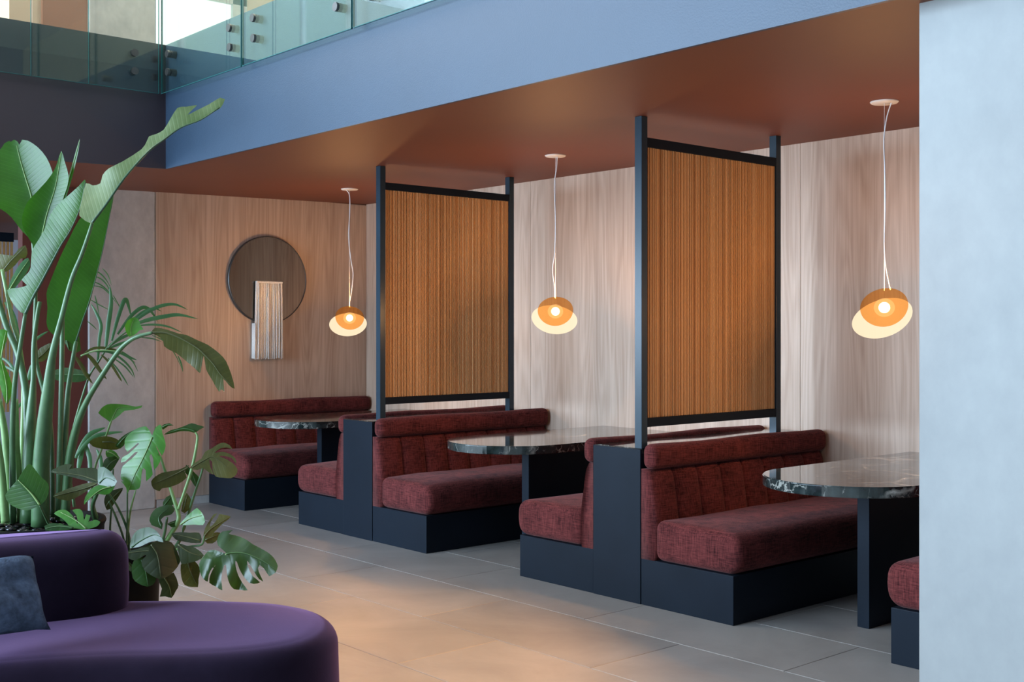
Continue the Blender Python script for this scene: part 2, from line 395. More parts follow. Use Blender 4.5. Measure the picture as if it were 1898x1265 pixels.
# back wall panels, mirror wall, columns
wb = box('wall_back', (XW - 0.3, YW + 0.02, 0), (4.5, YW + 0.2, soffit(YW)), M['wood']); tag(wb, kind='structure')
seams = [XW, -7.111, -5.81, -4.515, -3.22, -1.92, 0.5, 3.0]
for a, b in zip(seams, seams[1:]):
    box('wall_panel', (a + 0.0012, YW, 0.07), (b - 0.0012, YW + 0.02, soffit(YW) + 0.01), M['wood'], wb, 0.001)
tag(box('baseboard_back', (XW, YW + 0.004, 0), (3, YW + 0.02, 0.07), M['conc']), kind='structure')
wl = box('wall_left', (XW - 0.2, 4.305, 0), (XW - 0.02, YW + 0.2, soffit(YW) + 0.02), M['wood']); tag(wl, kind='structure')
box('wall_panel', (XW - 0.02, 4.305, 0.07), (XW, YW, soffit(5) + 0.02), M['wood'], wl, 0.001)
tag(box('baseboard_left', (XW - 0.02, 4.32, 0), (XW - 0.006, YW, 0.07), M['conc']), kind='structure')
col1 = box('concrete_column', (XW - 0.55, 3.738, 0), (XW - 0.004, 4.30, 6.2), M['conc'], None, 0.004)
tag(col1, 'grey concrete column at the end of the wood wall, behind the plants', 'column')
col2 = box('white_column', (-2.194, 3.83, 0), (-1.2, 4.6, soffit(4) + 0.02), M['conc_w'], None, 0.006)
tag(col2, 'large pale concrete column filling the right edge of the view', 'column')
# wall pieces beyond the concrete column, both storeys
tag(box('wall_maroon', (XW - 0.13, 3.22, 0), (XW - 0.03, 3.737, ZB), M['maroon']), kind='structure')
tag(box('wall_mauve', (-11.3, 2.7, 0), (-11.2, 3.6, ZB), M['mauve']), kind='structure')
tag(box('wall_far', (-16, -3, 0), (-15.8, 5, 3.0), M['mauve']), kind='structure')
tag(box('wall_upper_brown', (-10.5, 3.375, ZT), (XW - 0.03, 3.737, 6.2), M['brown']), kind='structure')
tag(box('wall_upper_beige', (-10.4, 3.13, ZT), (XW - 0.06, 3.375, 6.2), M['beige']), kind='structure')
tag(box('wall_upper_side', (XW - 0.6, 4.302, ZT), (XW - 0.35, 4.46, 6.2), M['conc']), kind='structure')
tag(box('wall_upper_back', (-9.3, 6.9, ZT), (4.5, 7.1, 6.2), M['beige']), kind='structure')
tag(box('wall_upper_far', (-13.7, -2.9, ZT), (-13.5, 3.1, 6.2), M['white']), kind='structure')
gpane = box('glow_pane', (-13.5, -2.6, ZT + 0.2), (-13.48, 2.6, 6.0), M['refl_glow']); tag(gpane, kind='structure')  # added glowing pane, brightens the reflections in the balustrade glass
for y in (-2.6, -0.9, 0.8, 2.54): box('glow_pane_bar', (-13.48, y, ZT + 0.2), (-13.42, y + 0.06, 6.0), M['white'], gpane)
tag(box('ceiling_upper', (-16, -3, 6.2), (4.5, 7.2, 6.4), M['white']), kind='structure')
win = box('window_1', (-9.80, 4.46, ZT), (-9.78, 5.17, 4.46), M['win']); tag(win, kind='structure')
box('window_frame', (-9.84, 5.17, ZT), (-9.74, 5.31, 4.6), M['conc'], win); box('window_frame', (-9.84, 4.40, 4.46), (-9.74, 5.31, 4.6), M['conc'], win)
tag(box('wall_upper_right', (-9.9, 5.31, ZT), (-9.76, 6.9, 6.2), M['beige']), kind='structure')

# ------------------------------------------------------------------ glass balustrade
GX, GY, GZ0, GZ1 = XC + 0.045, YC - 0.055, 3.168, 4.70
def standoff(p, axis, parent):
    s = 0.024; V, Fc = tube_data([p + axis * -0.014, p + axis * 0.004], [0.026, 0.026], 20)
    V, Fc = tube_data([p + axis * 0.006, p + axis * 0.010], [0.021, 0.021], 20, V, Fc)
    V, Fc = tube_data([p + axis * 0.012, p + axis * 0.053], [0.025, 0.025], 20, V, Fc)
    o = mesh('standoff_bolt', V, Fc, M['steel_edge'], parent); return o
def pane(label, axis, a, b, bolts):
    if axis == 'X': lo, hi = (GX - 0.006, a, GZ0), (GX + 0.006, b, GZ1); n = Vector((-1, 0, 0))
    else: lo, hi = (a, GY - 0.006, GZ0), (b, GY + 0.006, GZ1); n = Vector((0, 1, 0))
    t = empty('glass_balustrade_panel', ((lo[0] + hi[0]) / 2, (lo[1] + hi[1]) / 2, GZ0), label, 'balustrade', 'glass balustrade panels of the mezzanine')
    box('glass_pane', lo, hi, M['glass'], t)
    # polished green edges
    if axis == 'X':
        box('glass_edge', (lo[0], lo[1], lo[2] - 0.003), (hi[0], hi[1], lo[2]), M['glass_edge'], t)
        box('glass_edge', (lo[0], hi[1], lo[2]), (hi[0], hi[1] + 0.002, hi[2]), M['glass_edge'], t)
    else:
        box('glass_edge', (lo[0], lo[1], lo[2] - 0.004), (hi[0], hi[1], lo[2]), M['glass_edge'], t)
        box('glass_edge', (lo[0] - 0.003, lo[1], lo[2]), (lo[0], hi[1], hi[2]), M['glass_edge'], t)
        box('glass_edge', (hi[0], lo[1], lo[2]), (hi[0] + 0.003, hi[1], hi[2]), M['glass_edge'], t)
    for (x, y) in bolts:
        p = onX(x, y, GX) if axis == 'X' else onY(x, y, GY)
        standoff(p, n, t)
def gy(x): return onX(x, 100, GX).y
def gx(x): return onY(x, 100, GY).x
pane('glass balustrade panel cut off by the left edge of the view', 'X', gy(-140), gy(57), [])
pane('narrow glass balustrade panel second from the left', 'X', gy(59.5), gy(164), [])
pane('dark side glass balustrade panel ending at the mezzanine corner', 'X', gy(166.5), gy(294), [(249, 98), (249, 132)])
pane('first glass balustrade panel above the blue slab edge, at the corner', 'Y', gx(300), gx(447.5), [(312, 100), (312, 133.5), (426, 52), (427, 88)])
pane('middle glass balustrade panel above the blue slab edge', 'Y', gx(450.5), gx(652), [(470, 33.5), (471, 71), (624, 13)])
pane('glass balustrade panel furthest right above the blue slab edge', 'Y', gx(656), gx(900), [(688, -8)])

# ------------------------------------------------------------------ banquette benches
def back_prof(z):
    pts = [(0.25, 0.108), (0.33, 0.118), (0.42, 0.120), (0.50, 0.108), (0.60, 0.092), (0.70, 0.074), (0.742, 0.060)]
    for (z0, d0), (z1, d1) in zip(pts, pts[1:]):
        if z <= z1: return d0 + (d1 - d0) * (z - z0) / (z1 - z0)
    return pts[-1][1]
BY0, BY1 = YF, 6.42
def bench(x0, s, label):
    t = empty('banquette_bench', (x0 + s * 0.3, 5.5, 0), label, 'bench', 'burgundy banquette benches')
    def lo_hi(d0, d1, y0, y1, z0, z1): return (min(x0 + s * d0, x0 + s * d1), y0, z0), (max(x0 + s * d0, x0 + s * d1), y1, z1)
    lo, hi = lo_hi(0.002, 0.632, BY0, BY1 - 0.02, 0, 0.252); box('plinth', lo, hi, M['metal'], t, 0.003, 2)
    lo, hi = lo_hi(0.095, 0.655, BY0 - 0.004, BY1 - 0.01, 0.251, 0.468)
    def warp(p, u):
        fr = max(0, s * u[0]); p = p.copy()
        p.x += s * fr * 0.014 * (1 - ((u[2] + 0.1) ** 2)) - s * fr * 0.026 * max(0, -u[2]) ** 2
        p.z += 0.012 * (1 - u[0] ** 2) * (1 - u[1] ** 4) * (1 if u[2] > 0 else 0) - 0.012 * max(0, s * u[0]) ** 3 * (1 if u[2] > 0.5 else 0)
        p.z += 0.004 * math.sin(7 * u[1] + x0) * (1 if u[2] > 0 else 0)
        p.y -= (u[1] < 0) * 0.006 * (1 - u[2] ** 2) * (1 - u[0] ** 2)
        return p
    softbox('seat_cushion', lo, hi, 0.05, M['chen'], t, warp)
    nch = 8; cw = (BY1 - 0.01 - BY0) / nch; ny = 8
    zs = [0.251 + (0.742 - 0.251) * i / 11 for i in range(12)]
    for k in range(nch):
        V, Fc = [], []; y0 = BY0 + k * cw
        for j in range(ny + 1):
            q = -1 + 2 * j / ny; q = math.copysign(abs(q) ** 0.7, q)
            y = y0 + cw * (q + 1) / 2
            g = 0.016 * abs(q) ** 5
            if (k == 0 and q < 0) or (k == nch - 1 and q > 0): g *= 0.8
            ring = [(0.004, zs[0]), (0.004, zs[-1])] + [(back_prof(z) - g - (0.012 if z > 0.735 else 0), z) for z in reversed(zs)]
            for d, z in ring: V.append((x0 + s * d, y, z))
        m = len(zs) + 2
        for j in range(ny):
            for i in range(m):
                a, b = j * m + i, j * m + (i + 1) % m
                Fc.append((a, b, b + m, a + m) if s < 0 else (a + m, b + m, b, a))
        Fc.append(tuple(range(m))); Fc.append(tuple(ny * m + i for i in reversed(range(m))))
        mesh('back_channel', V, Fc, M['chen'], t, True)
    lo, hi = lo_hi(0.002, 0.094, BY0 - 0.002, BY1 + 0.004, 0.738, 0.876)
    def warp2(p, u):
        p = p.copy(); p.z += 0.004 * math.sin(5 * u[1] + 1.3 * x0) * (u[2] > 0); p.x += s * 0.004 * (1 - u[2] ** 2) * (s * u[0] > 0); return p
    softbox('back_roll', lo, hi, 0.044, M['chen'], t, warp2, 8)
    return t
D1, D2 = (-7.335, -6.965), (-4.757, -4.395)         # dividers (x ranges)
bench(-9.455, 1, 'burgundy banquette bench against the mirror wall, furthest left')
bench(D1[0], -1, 'burgundy bench facing the mirror, left of the far divider')
bench(D1[1], 1, 'burgundy bench right of the far divider, under the far slatted screen')
bench(D2[0], -1, 'burgundy bench left of the near divider, its back against it')
bench(D2[1], 1, 'burgundy bench right of the near divider, largest and nearest in full view')
bench(-2.245, -1, 'burgundy bench mostly hidden by the pale column')
def divider(x0, x1, label):
    t = empty('banquette_divider', ((x0 + x1) / 2, 5.6, 0), label, 'divider', 'dark steel dividers between benches')
    box('divider_body', (x0 + 0.001, YF + 0.012, 0), (x1 - 0.001, YW, 0.822), M['metal'], t)
    box('end_panel', (x0, YF - 0.004, 0), (x1, YF + 0.012, 0.847), M['metal'], t, 0.002, 2)
    box('marble_top', (x0 + 0.002, YF + 0.012, 0.822), (x1 - 0.002, YW, 0.850), M['marble'], t, 0.002)
divider(*D1, 'dark steel divider with marble top under the far slatted screen')
divider(*D2, 'dark steel divider with marble top under the near slatted screen')

# ------------------------------------------------------------------ tables
def table(cx, label):
    t = empty('marble_table', (cx, 5.6, 0), label, 'table', 'round-ended marble tables in the booths')
    R = 0.43; cy = 5.14; z0, z1 = 0.722, 0.775
    outl = [(cx + R * math.cos(a), cy - R * math.sin(a)) for a in [math.pi * k / 48 for k in range(49)]]
    outl = [(cx + R, YW - 0.002)] + outl + [(cx - R, YW - 0.002)]
    bm = bmesh.new(); vs = [bm.verts.new((x, y, z0)) for x, y in outl]; f = bm.faces.new(vs)
    r = bmesh.ops.extrude_face_region(bm, geom=[f]); bmesh.ops.translate(bm, vec=(0, 0, z1 - z0), verts=[g for g in r['geom'] if isinstance(g, bmesh.types.BMVert)])
    bmesh.ops.recalc_face_normals(bm, faces=bm.faces[:])
    eds = [e for e in bm.edges if abs(e.verts[0].co.z - e.verts[1].co.z) < 1e-6]
    bmesh.ops.bevel(bm, geom=eds, offset=0.005, segments=2, affect='EDGES')
    bm_obj('marble_top', bm, M['marble'], t)
    box('pedestal', (cx - 0.034, 5.25, 0), (cx + 0.034, 6.38, z0), M['metal'], t, 0.002, 2)
table(-3.31, 'dark marble table at the right, partly behind the pale column')
table(-5.857, 'dark marble table in the middle booth between the two screens')
table(-8.41, 'dark marble table in front of the round mirror')

# ------------------------------------------------------------------ slatted screens
def screen(xr, y0, y1, ztop_f, label):
    t = empty('slatted_screen', (xr - 0.025, (y0 + y1) / 2, 0.85), label, 'screen', 'slatted screens above the dividers')
    x0 = xr - 0.052; p = 0.048
    for ya in (y0, y1 - p):
        box('post', (x0, ya, 0.85), (xr, ya + p, soffit(ya + 0.02)), M['post'], t, 0.0015)
    box('top_rail', (x0, y0 + p, 2.506), (xr, y1 - p, 2.558), M['metal'], t, 0.0015)
    box('bottom_rail', (x0, y0 + p, 0.966), (xr, y1 - p, 1.016), M['metal'], t, 0.0015)
    za, zb = 1.016, 2.506
    box('backing_board', (x0 + 0.020, y0 + p, za), (x0 + 0.030, y1 - p, zb), M['backing'], t)
    n = 86; pitch = (y1 - y0 - 2 * p) / n
    rnd = random.Random(int(-xr * 10))
    mes = []
    for k in range(5):
        wd = pitch * rnd.uniform(0.50, 0.72)
        bm = box_bm((0, -wd / 2, za), (0.012, wd / 2, zb), 0.001); me = bpy.data.meshes.new('slat'); bm.to_mesh(me); bm.free(); me.materials.append(M['slat']); mes.append(me)
    inv = PINV(t)
    for k in range(n):
        o = bpy.data.objects.new('slat', rnd.choice(mes)); COL.objects.link(o); o.parent = t; o.matrix_parent_inverse = inv
        o.location = (x0 + 0.030 + rnd.uniform(-0.0015, 0.0015), y0 + p + pitch * (k + 0.5) + rnd.uniform(-1, 1) * pitch * 0.06, 0)
screen(D1[1] + 0.002, 4.852, 6.124, 2.67, 'far slatted wood screen in black frame, left of the two')
screen(D2[1] + 0.002, 4.792, 6.056, 2.67, 'near slatted wood screen in black frame, right of the two')

# ------------------------------------------------------------------ pendants
def pebble(name, rx, ry, rz, c, M3, mat, parent, egg=0.12):
    bm = bmesh.new(); bmesh.ops.create_uvsphere(bm, u_segments=40, v_segments=24, radius=1)
    for v in bm.verts:
        x, y, z = v.co
        x *= 1 + egg * z * 0.5; v.co = c + M3 @ Vector((x * rx, y * ry, z * rz))
    return bm_obj(name, bm, mat, parent, True)
def pendant(p, zc, fdir, tilt_a, tilt_o, shift, label, wig):
    t = empty('pendant_lamp', (p[0], p[1], zc), label, 'lamp', 'glass pebble pendant lamps')
    cz = soffit(p[1]); P = Vector((p[0], p[1], 0))
    lathe('ceiling_plate', [(0.0, -0.010), (0.066, -0.010), (0.072, -0.004), (0.072, 0.0), (0.0, 0.0)], M['white'], t, 40, (p[0], p[1], cz))
    front = Vector((fdir[0], fdir[1], 0)).normalized(); side = Vector((-front.y, front.x, 0)); up = Vector((0, 0, 1))
    def frame(a): # columns: side, front(depth), up  (rolled by a)
        ca, sa = math.cos(a), math.sin(a)
        s2 = side * ca + up * sa; u2 = up * ca - side * sa
        return Matrix((s2, front, u2)).transposed()
    ca = P + Vector((0, 0, zc)) + front * 0.07
    co = P + Vector((0, 0, zc)) - front * 0.085 + side * shift[0] + up * shift[1]
    pebble('amber_shade', 0.119, 0.080, 0.098, ca, frame(tilt_a), M['amber'], t)
    pebble('opal_shade', 0.158, 0.055, 0.098, co, frame(tilt_o), M['opal'], t)
    pebble('bulb', 0.028, 0.028, 0.028, ca, frame(0), M['bulb'], t, 0)
    pebble('bulb_glow_shell', 0.052, 0.045, 0.048, ca, frame(0), M['glow_shell'], t, 0)  # added shell standing in for the bulb's soft glow
    top = zc + 0.098
    tube('suspension_wire', [Vector((p[0], p[1], cz - 0.008)), P + Vector((0, 0, top - 0.01)) + front * 0.03], 0.0012, M['cord'], t, 6)
    n = len(wig); pts = []
    for k, (a, b) in enumerate(wig): pts.append(P + side * a + Vector((0, 0, cz - 0.008 + (top - 0.005 - cz + 0.008) * b)) + front * 0.03 * b)
    tube('cable', catmull(pts, 8), 0.0033, M['cord'], t, 8)
    lamp('pendant_bulb_light', 'POINT', ca, 85, (1.0, 0.70, 0.44), shadow_soft_size=0.035).parent = None
    return t
pendant((-3.34, 5.495), 1.615, (0.52, -0.86), math.radians(14), math.radians(20), (-0.01, -0.055), 'amber pebble pendant lamp over the right table, largest of the three in view',
        [(0.035, 0), (0.012, 0.08), (-0.002, 0.2), (0.002, 0.35), (0.004, 0.55), (0.0, 0.75), (0.008, 0.88), (0.03, 1)])
pendant((-5.842, 5.512), 1.625, (0.73, -0.69), math.radians(4), math.radians(-8), (-0.008, -0.055), 'amber pebble pendant lamp hanging between the two slatted screens',
        [(0.012, 0), (0.008, 0.08), (-0.006, 0.2), (0.0, 0.45), (-0.004, 0.68), (-0.02, 0.8), (-0.006, 0.92), (-0.004, 1)])
pendant((-8.373, 5.523), 1.60, (0.84, -0.55), math.radians(-9), math.radians(3), (-0.012, -0.055), 'amber pebble pendant lamp beside the round mirror, furthest left',
        [(-0.03, 0), (0.0, 0.05), (0.002, 0.2), (-0.008, 0.4), (0.012, 0.6), (0.03, 0.72), (0.018, 0.86), (0.0, 0.97), (0.0, 1)])

# ------------------------------------------------------------------ mirror and yarn hanging
mc = Vector((XW, 5.355, 1.95))
mt = empty('round_mirror', mc, 'round bronze tinted mirror on the wood wall', 'mirror')
def disc(name, r, x0, x1, mat, parent, seg=72):
    V, Fc = tube_data([Vector((x0, mc.y, mc.z)), Vector((x1, mc.y, mc.z))], [r, r], seg); return mesh(name, V, Fc, mat, parent)
disc('mirror_glass', 0.383, XW + 0.004, XW + 0.030, M['mirror'], mt)
V, Fc = [], []; ns = 96
for k in range(ns):
    a = 2 * math.pi * k / ns; c, s = math.cos(a), math.sin(a)
    for r, x in ((0.392, 0.001), (0.392, 0.034), (0.384, 0.034), (0.384, 0.028)): V.append((XW + x, mc.y + r * c, mc.z + r * s))
for k in range(ns):
    for i in range(3): a, b = k * 4 + i, ((k + 1) % ns) * 4 + i; Fc.append((a, a + 1, b + 1, b))
mesh('frame', V, Fc, M['steel_edge'], mt, True)
yt = empty('yarn_wall_hanging', (XW + 0.06, 5.345, 1.6), 'cream yarn fringe hanging over the lower half of the round mirror', 'wall hanging')
box('hanging_bar', (XW + 0.040, 5.216, 1.918), (XW + 0.075, 5.478, 1.936), M['yarn'], yt, 0.006, 2)
V, Fc = [], []; rnd = random.Random(4)
for k in range(38):
    y = 5.219 + 0.256 * k / 37
    x = XW + 0.048 + 0.018 * rnd.random(); e = y + (y - 5.345) * 0.06 + rnd.uniform(-0.002, 0.002)
    pts = [Vector((x, y, 1.925)), Vector((x + rnd.uniform(-.004, .004), (y + e) / 2 + rnd.uniform(-.003, .003), 1.58)), Vector((x, e, 1.243 + rnd.uniform(-0.006, 0.008)))]
    V, Fc = tube_data(catmull(pts, 3), 0.0056, 6, V, Fc)
for k in range(10):
    x = XW + 0.008 + 0.006 * k; pts = [Vector((x, 5.207, 1.56)), Vector((x, 5.203, 1.245))]
    V, Fc = tube_data(pts, 0.0045, 6, V, Fc)
box('yarn_gap_sheet', (XW + 0.044, 5.220, 1.262), (XW + 0.050, 5.474, 1.925), M['yarn'], yt)  # cream sheet added behind the strands to keep their gaps bright
yf_ = mesh('yarn_fringe', V, Fc, M['yarn'], yt, True); tag(yf_, kind='stuff')

# ------------------------------------------------------------------ sofa and cushion
def extruded(name, outline, z0, z1, r, mat, parent, sub=6, taper=0.0):
    O = catmull([Vector((a, b, 0)) for a, b in outline], sub, True); n = len(O)
    area = sum(O[i].x * O[(i + 1) % n].y - O[(i + 1) % n].x * O[i].y for i in range(n)); sg = 1 if area > 0 else -1
    nrm = []
    for i in range(n):
        t = (O[(i + 1) % n] - O[i - 1]).normalized(); nrm.append(Vector((t.y, -t.x, 0)) * sg)
    rings = [(z0, -0.012), (z0 + 0.02, 0.0), ((z0 + z1 - r) / 2, 0.004), (z1 - r, 0.0)]
    for k in range(1, 9):
        a = math.pi / 2 * k / 8; rings.append((z1 - r + r * math.sin(a), -r * (1 - math.cos(a))))
    rings.append((z1 + 0.001, -r * 1.04))
    if r < 0.09: rings += [(z1 + 0.003, -r * 1.5), (z1 + 0.004, -r * 2.2)]
    V, Fc = [], []
    for z, off in rings:
        for i in range(n):
            q = O[i] + nrm[i] * off; V.append(ld(q.x, q.y, z))
    for j in range(len(rings) - 1):
        for i in range(n):
            a, b = j * n + i, j * n + (i + 1) % n; Fc.append((a, b, b + n, a + n) if sg > 0 else (a + n, b + n, b, a))
    top = [(len(rings) - 1) * n + i for i in range(n)]; Fc.append(top if sg > 0 else top[::-1])
    bot = list(range(n)); Fc.append(bot[::-1] if sg > 0 else bot)
    return mesh(name, V, Fc, mat, parent, True)
sofa = empty('curved_sofa', ld(-1.6, 4.2, 0), 'curved aubergine wool sofa with a rounded end, front left', 'sofa')
extruded('seat', [(-0.635, 4.30), (-0.67, 4.47), (-0.76, 4.61), (-0.92, 4.72), (-1.12, 4.765), (-1.35, 4.775), (-1.6, 4.76), (-1.9, 4.70), (-2.3, 4.55), (-2.75, 4.30), (-2.95, 4.0), (-2.85, 3.55), (-2.55, 3.36), (-2.2, 3.57), (-1.9, 3.70), (-1.62, 3.80), (-1.35, 3.87), (-1.1, 3.89), (-0.9, 3.93), (-0.74, 4.02), (-0.66, 4.14)],
         0.05, 0.42, 0.075, M['velvet'], sofa)
extruded('backrest', [(-1.497, 4.60), (-1.515, 4.52), (-1.57, 4.445), (-1.68, 4.37), (-1.86, 4.28), (-2.1, 4.14), (-2.5, 3.90), (-2.66, 3.88), (-2.78, 4.0), (-2.72, 4.14), (-2.4, 4.37), (-2.1, 4.53), (-1.8, 4.655), (-1.63, 4.70), (-1.53, 4.675)],
         0.40, 0.722, 0.100, M['velvet'], sofa)
# plush cushion leaning on the backrest
def cushion():
    c0 = [at(62, 1031, 4.18), at(94, 1168, 4.02), at(-150, 1190, 3.72), at(-165, 1050, 3.85)]   # right top, right bottom, left bottom, left top
    nrm = (c0[1] - c0[0]).cross(c0[3] - c0[0]).normalized()
    if nrm.dot(FW) > 0: nrm = -nrm
    n = 18; V, Fc = [], []
    for sgn in (1, -1):
        for i in range(n + 1):
            for j in range(n + 1):
                u, v = i / n, j / n
                p = (c0[0] * (1 - u) * (1 - v) + c0[3] * u * (1 - v) + c0[2] * u * v + c0[1] * (1 - u) * v)
                e = (1 - (2 * u - 1) ** 4) * (1 - (2 * v - 1) ** 4)
                pinch = 0.028 * ((1 - (2 * u - 1) ** 2) * (abs(2 * v - 1) ** 3) + 0)
                ctr = (c0[0] + c0[1] + c0[2] + c0[3]) / 4
                p = p + (ctr - p) * (0.10 * (abs(2 * u - 1) ** 3) * (1 - (2 * v - 1) ** 2) + 0.10 * (abs(2 * v - 1) ** 3) * (1 - (2 * u - 1) ** 2))
                w_ = 0.075 * math.sqrt(max(0, e)) * (1 + 0.10 * math.sin(9 * u + 4 * v) + 0.06 * math.sin(13 * v - 5 * u))
                V.append(p + nrm * sgn * w_)
    m = (n + 1) ** 2
    for sgn in range(2):
        for i in range(n):
            for j in range(n):
                a = sgn * m + i * (n + 1) + j; q = (a, a + 1, a + n + 2, a + n + 1); Fc.append(q if sgn else q[::-1])
    o = mesh('plush_cushion', V, Fc, M['fur'], None, True)
    bm = bmesh.new(); bm.from_mesh(o.data); bmesh.ops.remove_doubles(bm, verts=bm.verts[:], dist=0.0005); bmesh.ops.recalc_face_normals(bm, faces=bm.faces[:]); bm.to_mesh(o.data); bm.free()
    return tag(o, 'slate blue plush cushion leaning on the aubergine sofa', 'cushion')
cushion()

# ------------------------------------------------------------------ plants
def leaf(outline, rib, depth, mat, parent, tilt=(0, 0), fold=0.25, droop=0.0, ribmat='rib', ribw=0.0035, step=7, curl=0.0, wave=0.0):
    """Leaf blade: outline and midrib as seen, laid on a tilted, folded surface at its own distance."""
    k = depth / F
    O = [Vector((x, y)) for x, y in outline]
    sm = []
    n = len(O)
    for i in range(n):                                    # gently smooth the outline
        a, b = O[i], O[(i + 1) % n]; sm.append(a)
        if (b - a).length > step * 1.6:
            p0, p3 = O[i - 1], O[(i + 2) % n]
            mid = (a + b) * 0.5 + ((a + b) - (p0 + p3)) * 0.055; sm.append(mid)
    O = sm; n = len(O)
    R = [Vector((x, y)) for x, y in rib]
    ax = (R[-1] - R[0]); L = max(ax.length, 1e-3); ax = ax / L; pr = Vector((-ax.y, ax.x))
    def inside(p):
        c = False; j = n - 1
        for i in range(n):
            if (O[i].y > p.y) != (O[j].y > p.y) and p.x < (O[j].x - O[i].x) * (p.y - O[i].y) / (O[j].y - O[i].y) + O[i].x: c = not c
            j = i
        return c
    xs = [p.x for p in O]; ys = [p.y for p in O]
    pts = list(O); edges = [(i, (i + 1) % n) for i in range(n)]
    rs = [R[0] + (R[1] - R[0]) * 0.02]
    for a, b in zip(R, R[1:]):
        m = max(2, int((b - a).length / step))
        rs += [a + (b - a) * (q / m) for q in range(1, m + 1)]
    y = min(ys) + step * 0.5; row = 0
    while y < max(ys):
        x = min(xs) + (step * 0.5 if row % 2 else step)
        while x < max(xs):
            p = Vector((x, y))
            if inside(p) and min((p - q).length for q in O) > step * 0.45 and min((p - q).length for q in rs) > step * 0.45: pts.append(p)
            x += step
        y += step * 0.87; row += 1
    prev = None
    for p in rs[1:-1]:
        if inside(p) and min((p - q).length for q in O) > 1.2:
            pts.append(p)
            if prev is not None: edges.append((prev, len(pts) - 1))
            prev = len(pts) - 1
        else: prev = None
    res = delaunay_2d_cdt(pts, edges, [list(range(n))], 1, 1e-4)
    P2, T = res[0], res[2]
    c0 = R[0]
    def signed(p):
        best, bs = 1e9, 0
        for a, b in zip(R, R[1:]):
            ab = b - a; t = max(0, min(1, (p - a).dot(ab) / max(ab.length_squared, 1e-6))); q = a + ab * t
            dd = (p - q).length
            if dd < best: best = dd; bs = dd * (1 if ab.x * (p.y - a.y) - ab.y * (p.x - a.x) > 0 else -1)
        return bs
    wmax = max(abs(signed(p)) for p in O)
    def dep(p, sd=None):
        u = (p - c0).dot(ax); sd = signed(p) if sd is None else sd
        return depth + k * (tilt[0] * (p.x - c0.x) + tilt[1] * (p.y - c0.y)) + k * fold * (math.sqrt(sd * sd + 9.0) - 3.0) + k * curl * sd * sd / wmax + k * droop * (u * u) / L + k * wave * math.sin(u / L * 14 + (2 if sd > 0 else 0)) * abs(sd)
    V = []; UV = []
    for p in P2:
        p = Vector(p); sd = signed(p); V.append(at(p.x, p.y, dep(p, sd))); UV.append(((p - c0).dot(ax) * k, sd * k))
    # outward facing (towards the room)
    Fc = [tuple(t) for t in T]
    o = mesh('leaf', V, Fc, mat, parent, True)
    uvl = o.data.uv_layers.new(name='leaf')
    for lp in o.data.loops: uvl.data[lp.index].uv = UV[lp.vertex_index]
    if ribmat == 'rib' and mat.name in ('dark_olive_monstera_leaf', 'olive_leaf', 'monstera_leaf'): ribmat = 'rib_o' if 'olive' in mat.name else 'rib_m'
    if ribmat:
        pl = [Vector((p.x, p.y, 0)) for p in R]
        cr = catmull(pl, 4); m = len(cr)
        P3 = [at(q.x, q.y, dep(Vector((q.x, q.y)), 0) - 0.0015) for q in cr]
        link_rib = tube('midrib', P3, [ribw * (1 - 0.75 * i / (m - 1)) for i in range(m)], M[ribmat], o, 6)
    return o
def stalk(pts, widths, parent, mat='stalk', name='stalk'):
    """pts (x, y, distance); widths in pixels there"""
    P = [at(x, y, d) for x, y, d in pts]; c = catmull(P, 5)
    R = []
    for i in range(len(widths) - 1):
        for q in range(5): R.append(widths[i] + (widths[i + 1] - widths[i]) * q / 5)
    R.append(widths[-1]); ds = []
    for i in range(len(pts) - 1):
        for q in range(5): ds.append(pts[i][2] + (pts[i + 1][2] - pts[i][2]) * q / 5)
    ds.append(pts[-1][2])
    return tube(name, c, [0.5 * r * d / F for r, d in zip(R, ds)], M[mat], parent, 10)
def blade(pts, width, parent, mat='palm', prof=None):
    """narrow palm leaflet along pts (x, y, distance), width in pixels, shallow V section"""
    c = catmull([Vector(p) for p in pts], 6); n = len(c); V, Fc, UV = [], [], []
    for i, p in enumerate(c):
        t = i / (n - 1); wd = width * (math.sin(math.pi * min(1, t * 0.9 + 0.12)) ** 0.7) * 0.5
        a = c[max(i - 1, 0)]; b = c[min(i + 1, n - 1)]; tg = Vector((b.x - a.x, b.y - a.y)); tg = tg.normalized() if tg.length else Vector((1, 0))
        nx, ny = -tg.y, tg.x
        for s in (-1, 0, 1): V.append(at(p.x + nx * wd * s, p.y + ny * wd * s, p.z + abs(s) * wd * 0.4 * p.z / F)); UV.append((t, s * 0.01))
    for i in range(n - 1):
        for s in range(2): a = i * 3 + s; Fc.append((a, a + 1, a + 4, a + 3))
    o = mesh('leaflet', V, Fc, M[mat], parent, True)
    uvl = o.data.uv_layers.new(name='leaf')
    for lp in o.data.loops: uvl.data[lp.index].uv = UV[lp.vertex_index]
    return o
def planter(parent, c, R, H, rim=0.02):
    return lathe('pot', [(0, 0), (R * 0.86, 0), (R * 0.9, 0.02), (R, H - 0.03), (R + rim * 0.4, H - 0.012), (R + rim * 0.2, H), (R - rim, H), (R - rim * 1.4, H - 0.05), (0, H - 0.05)], M['pot'], parent, 56, c)

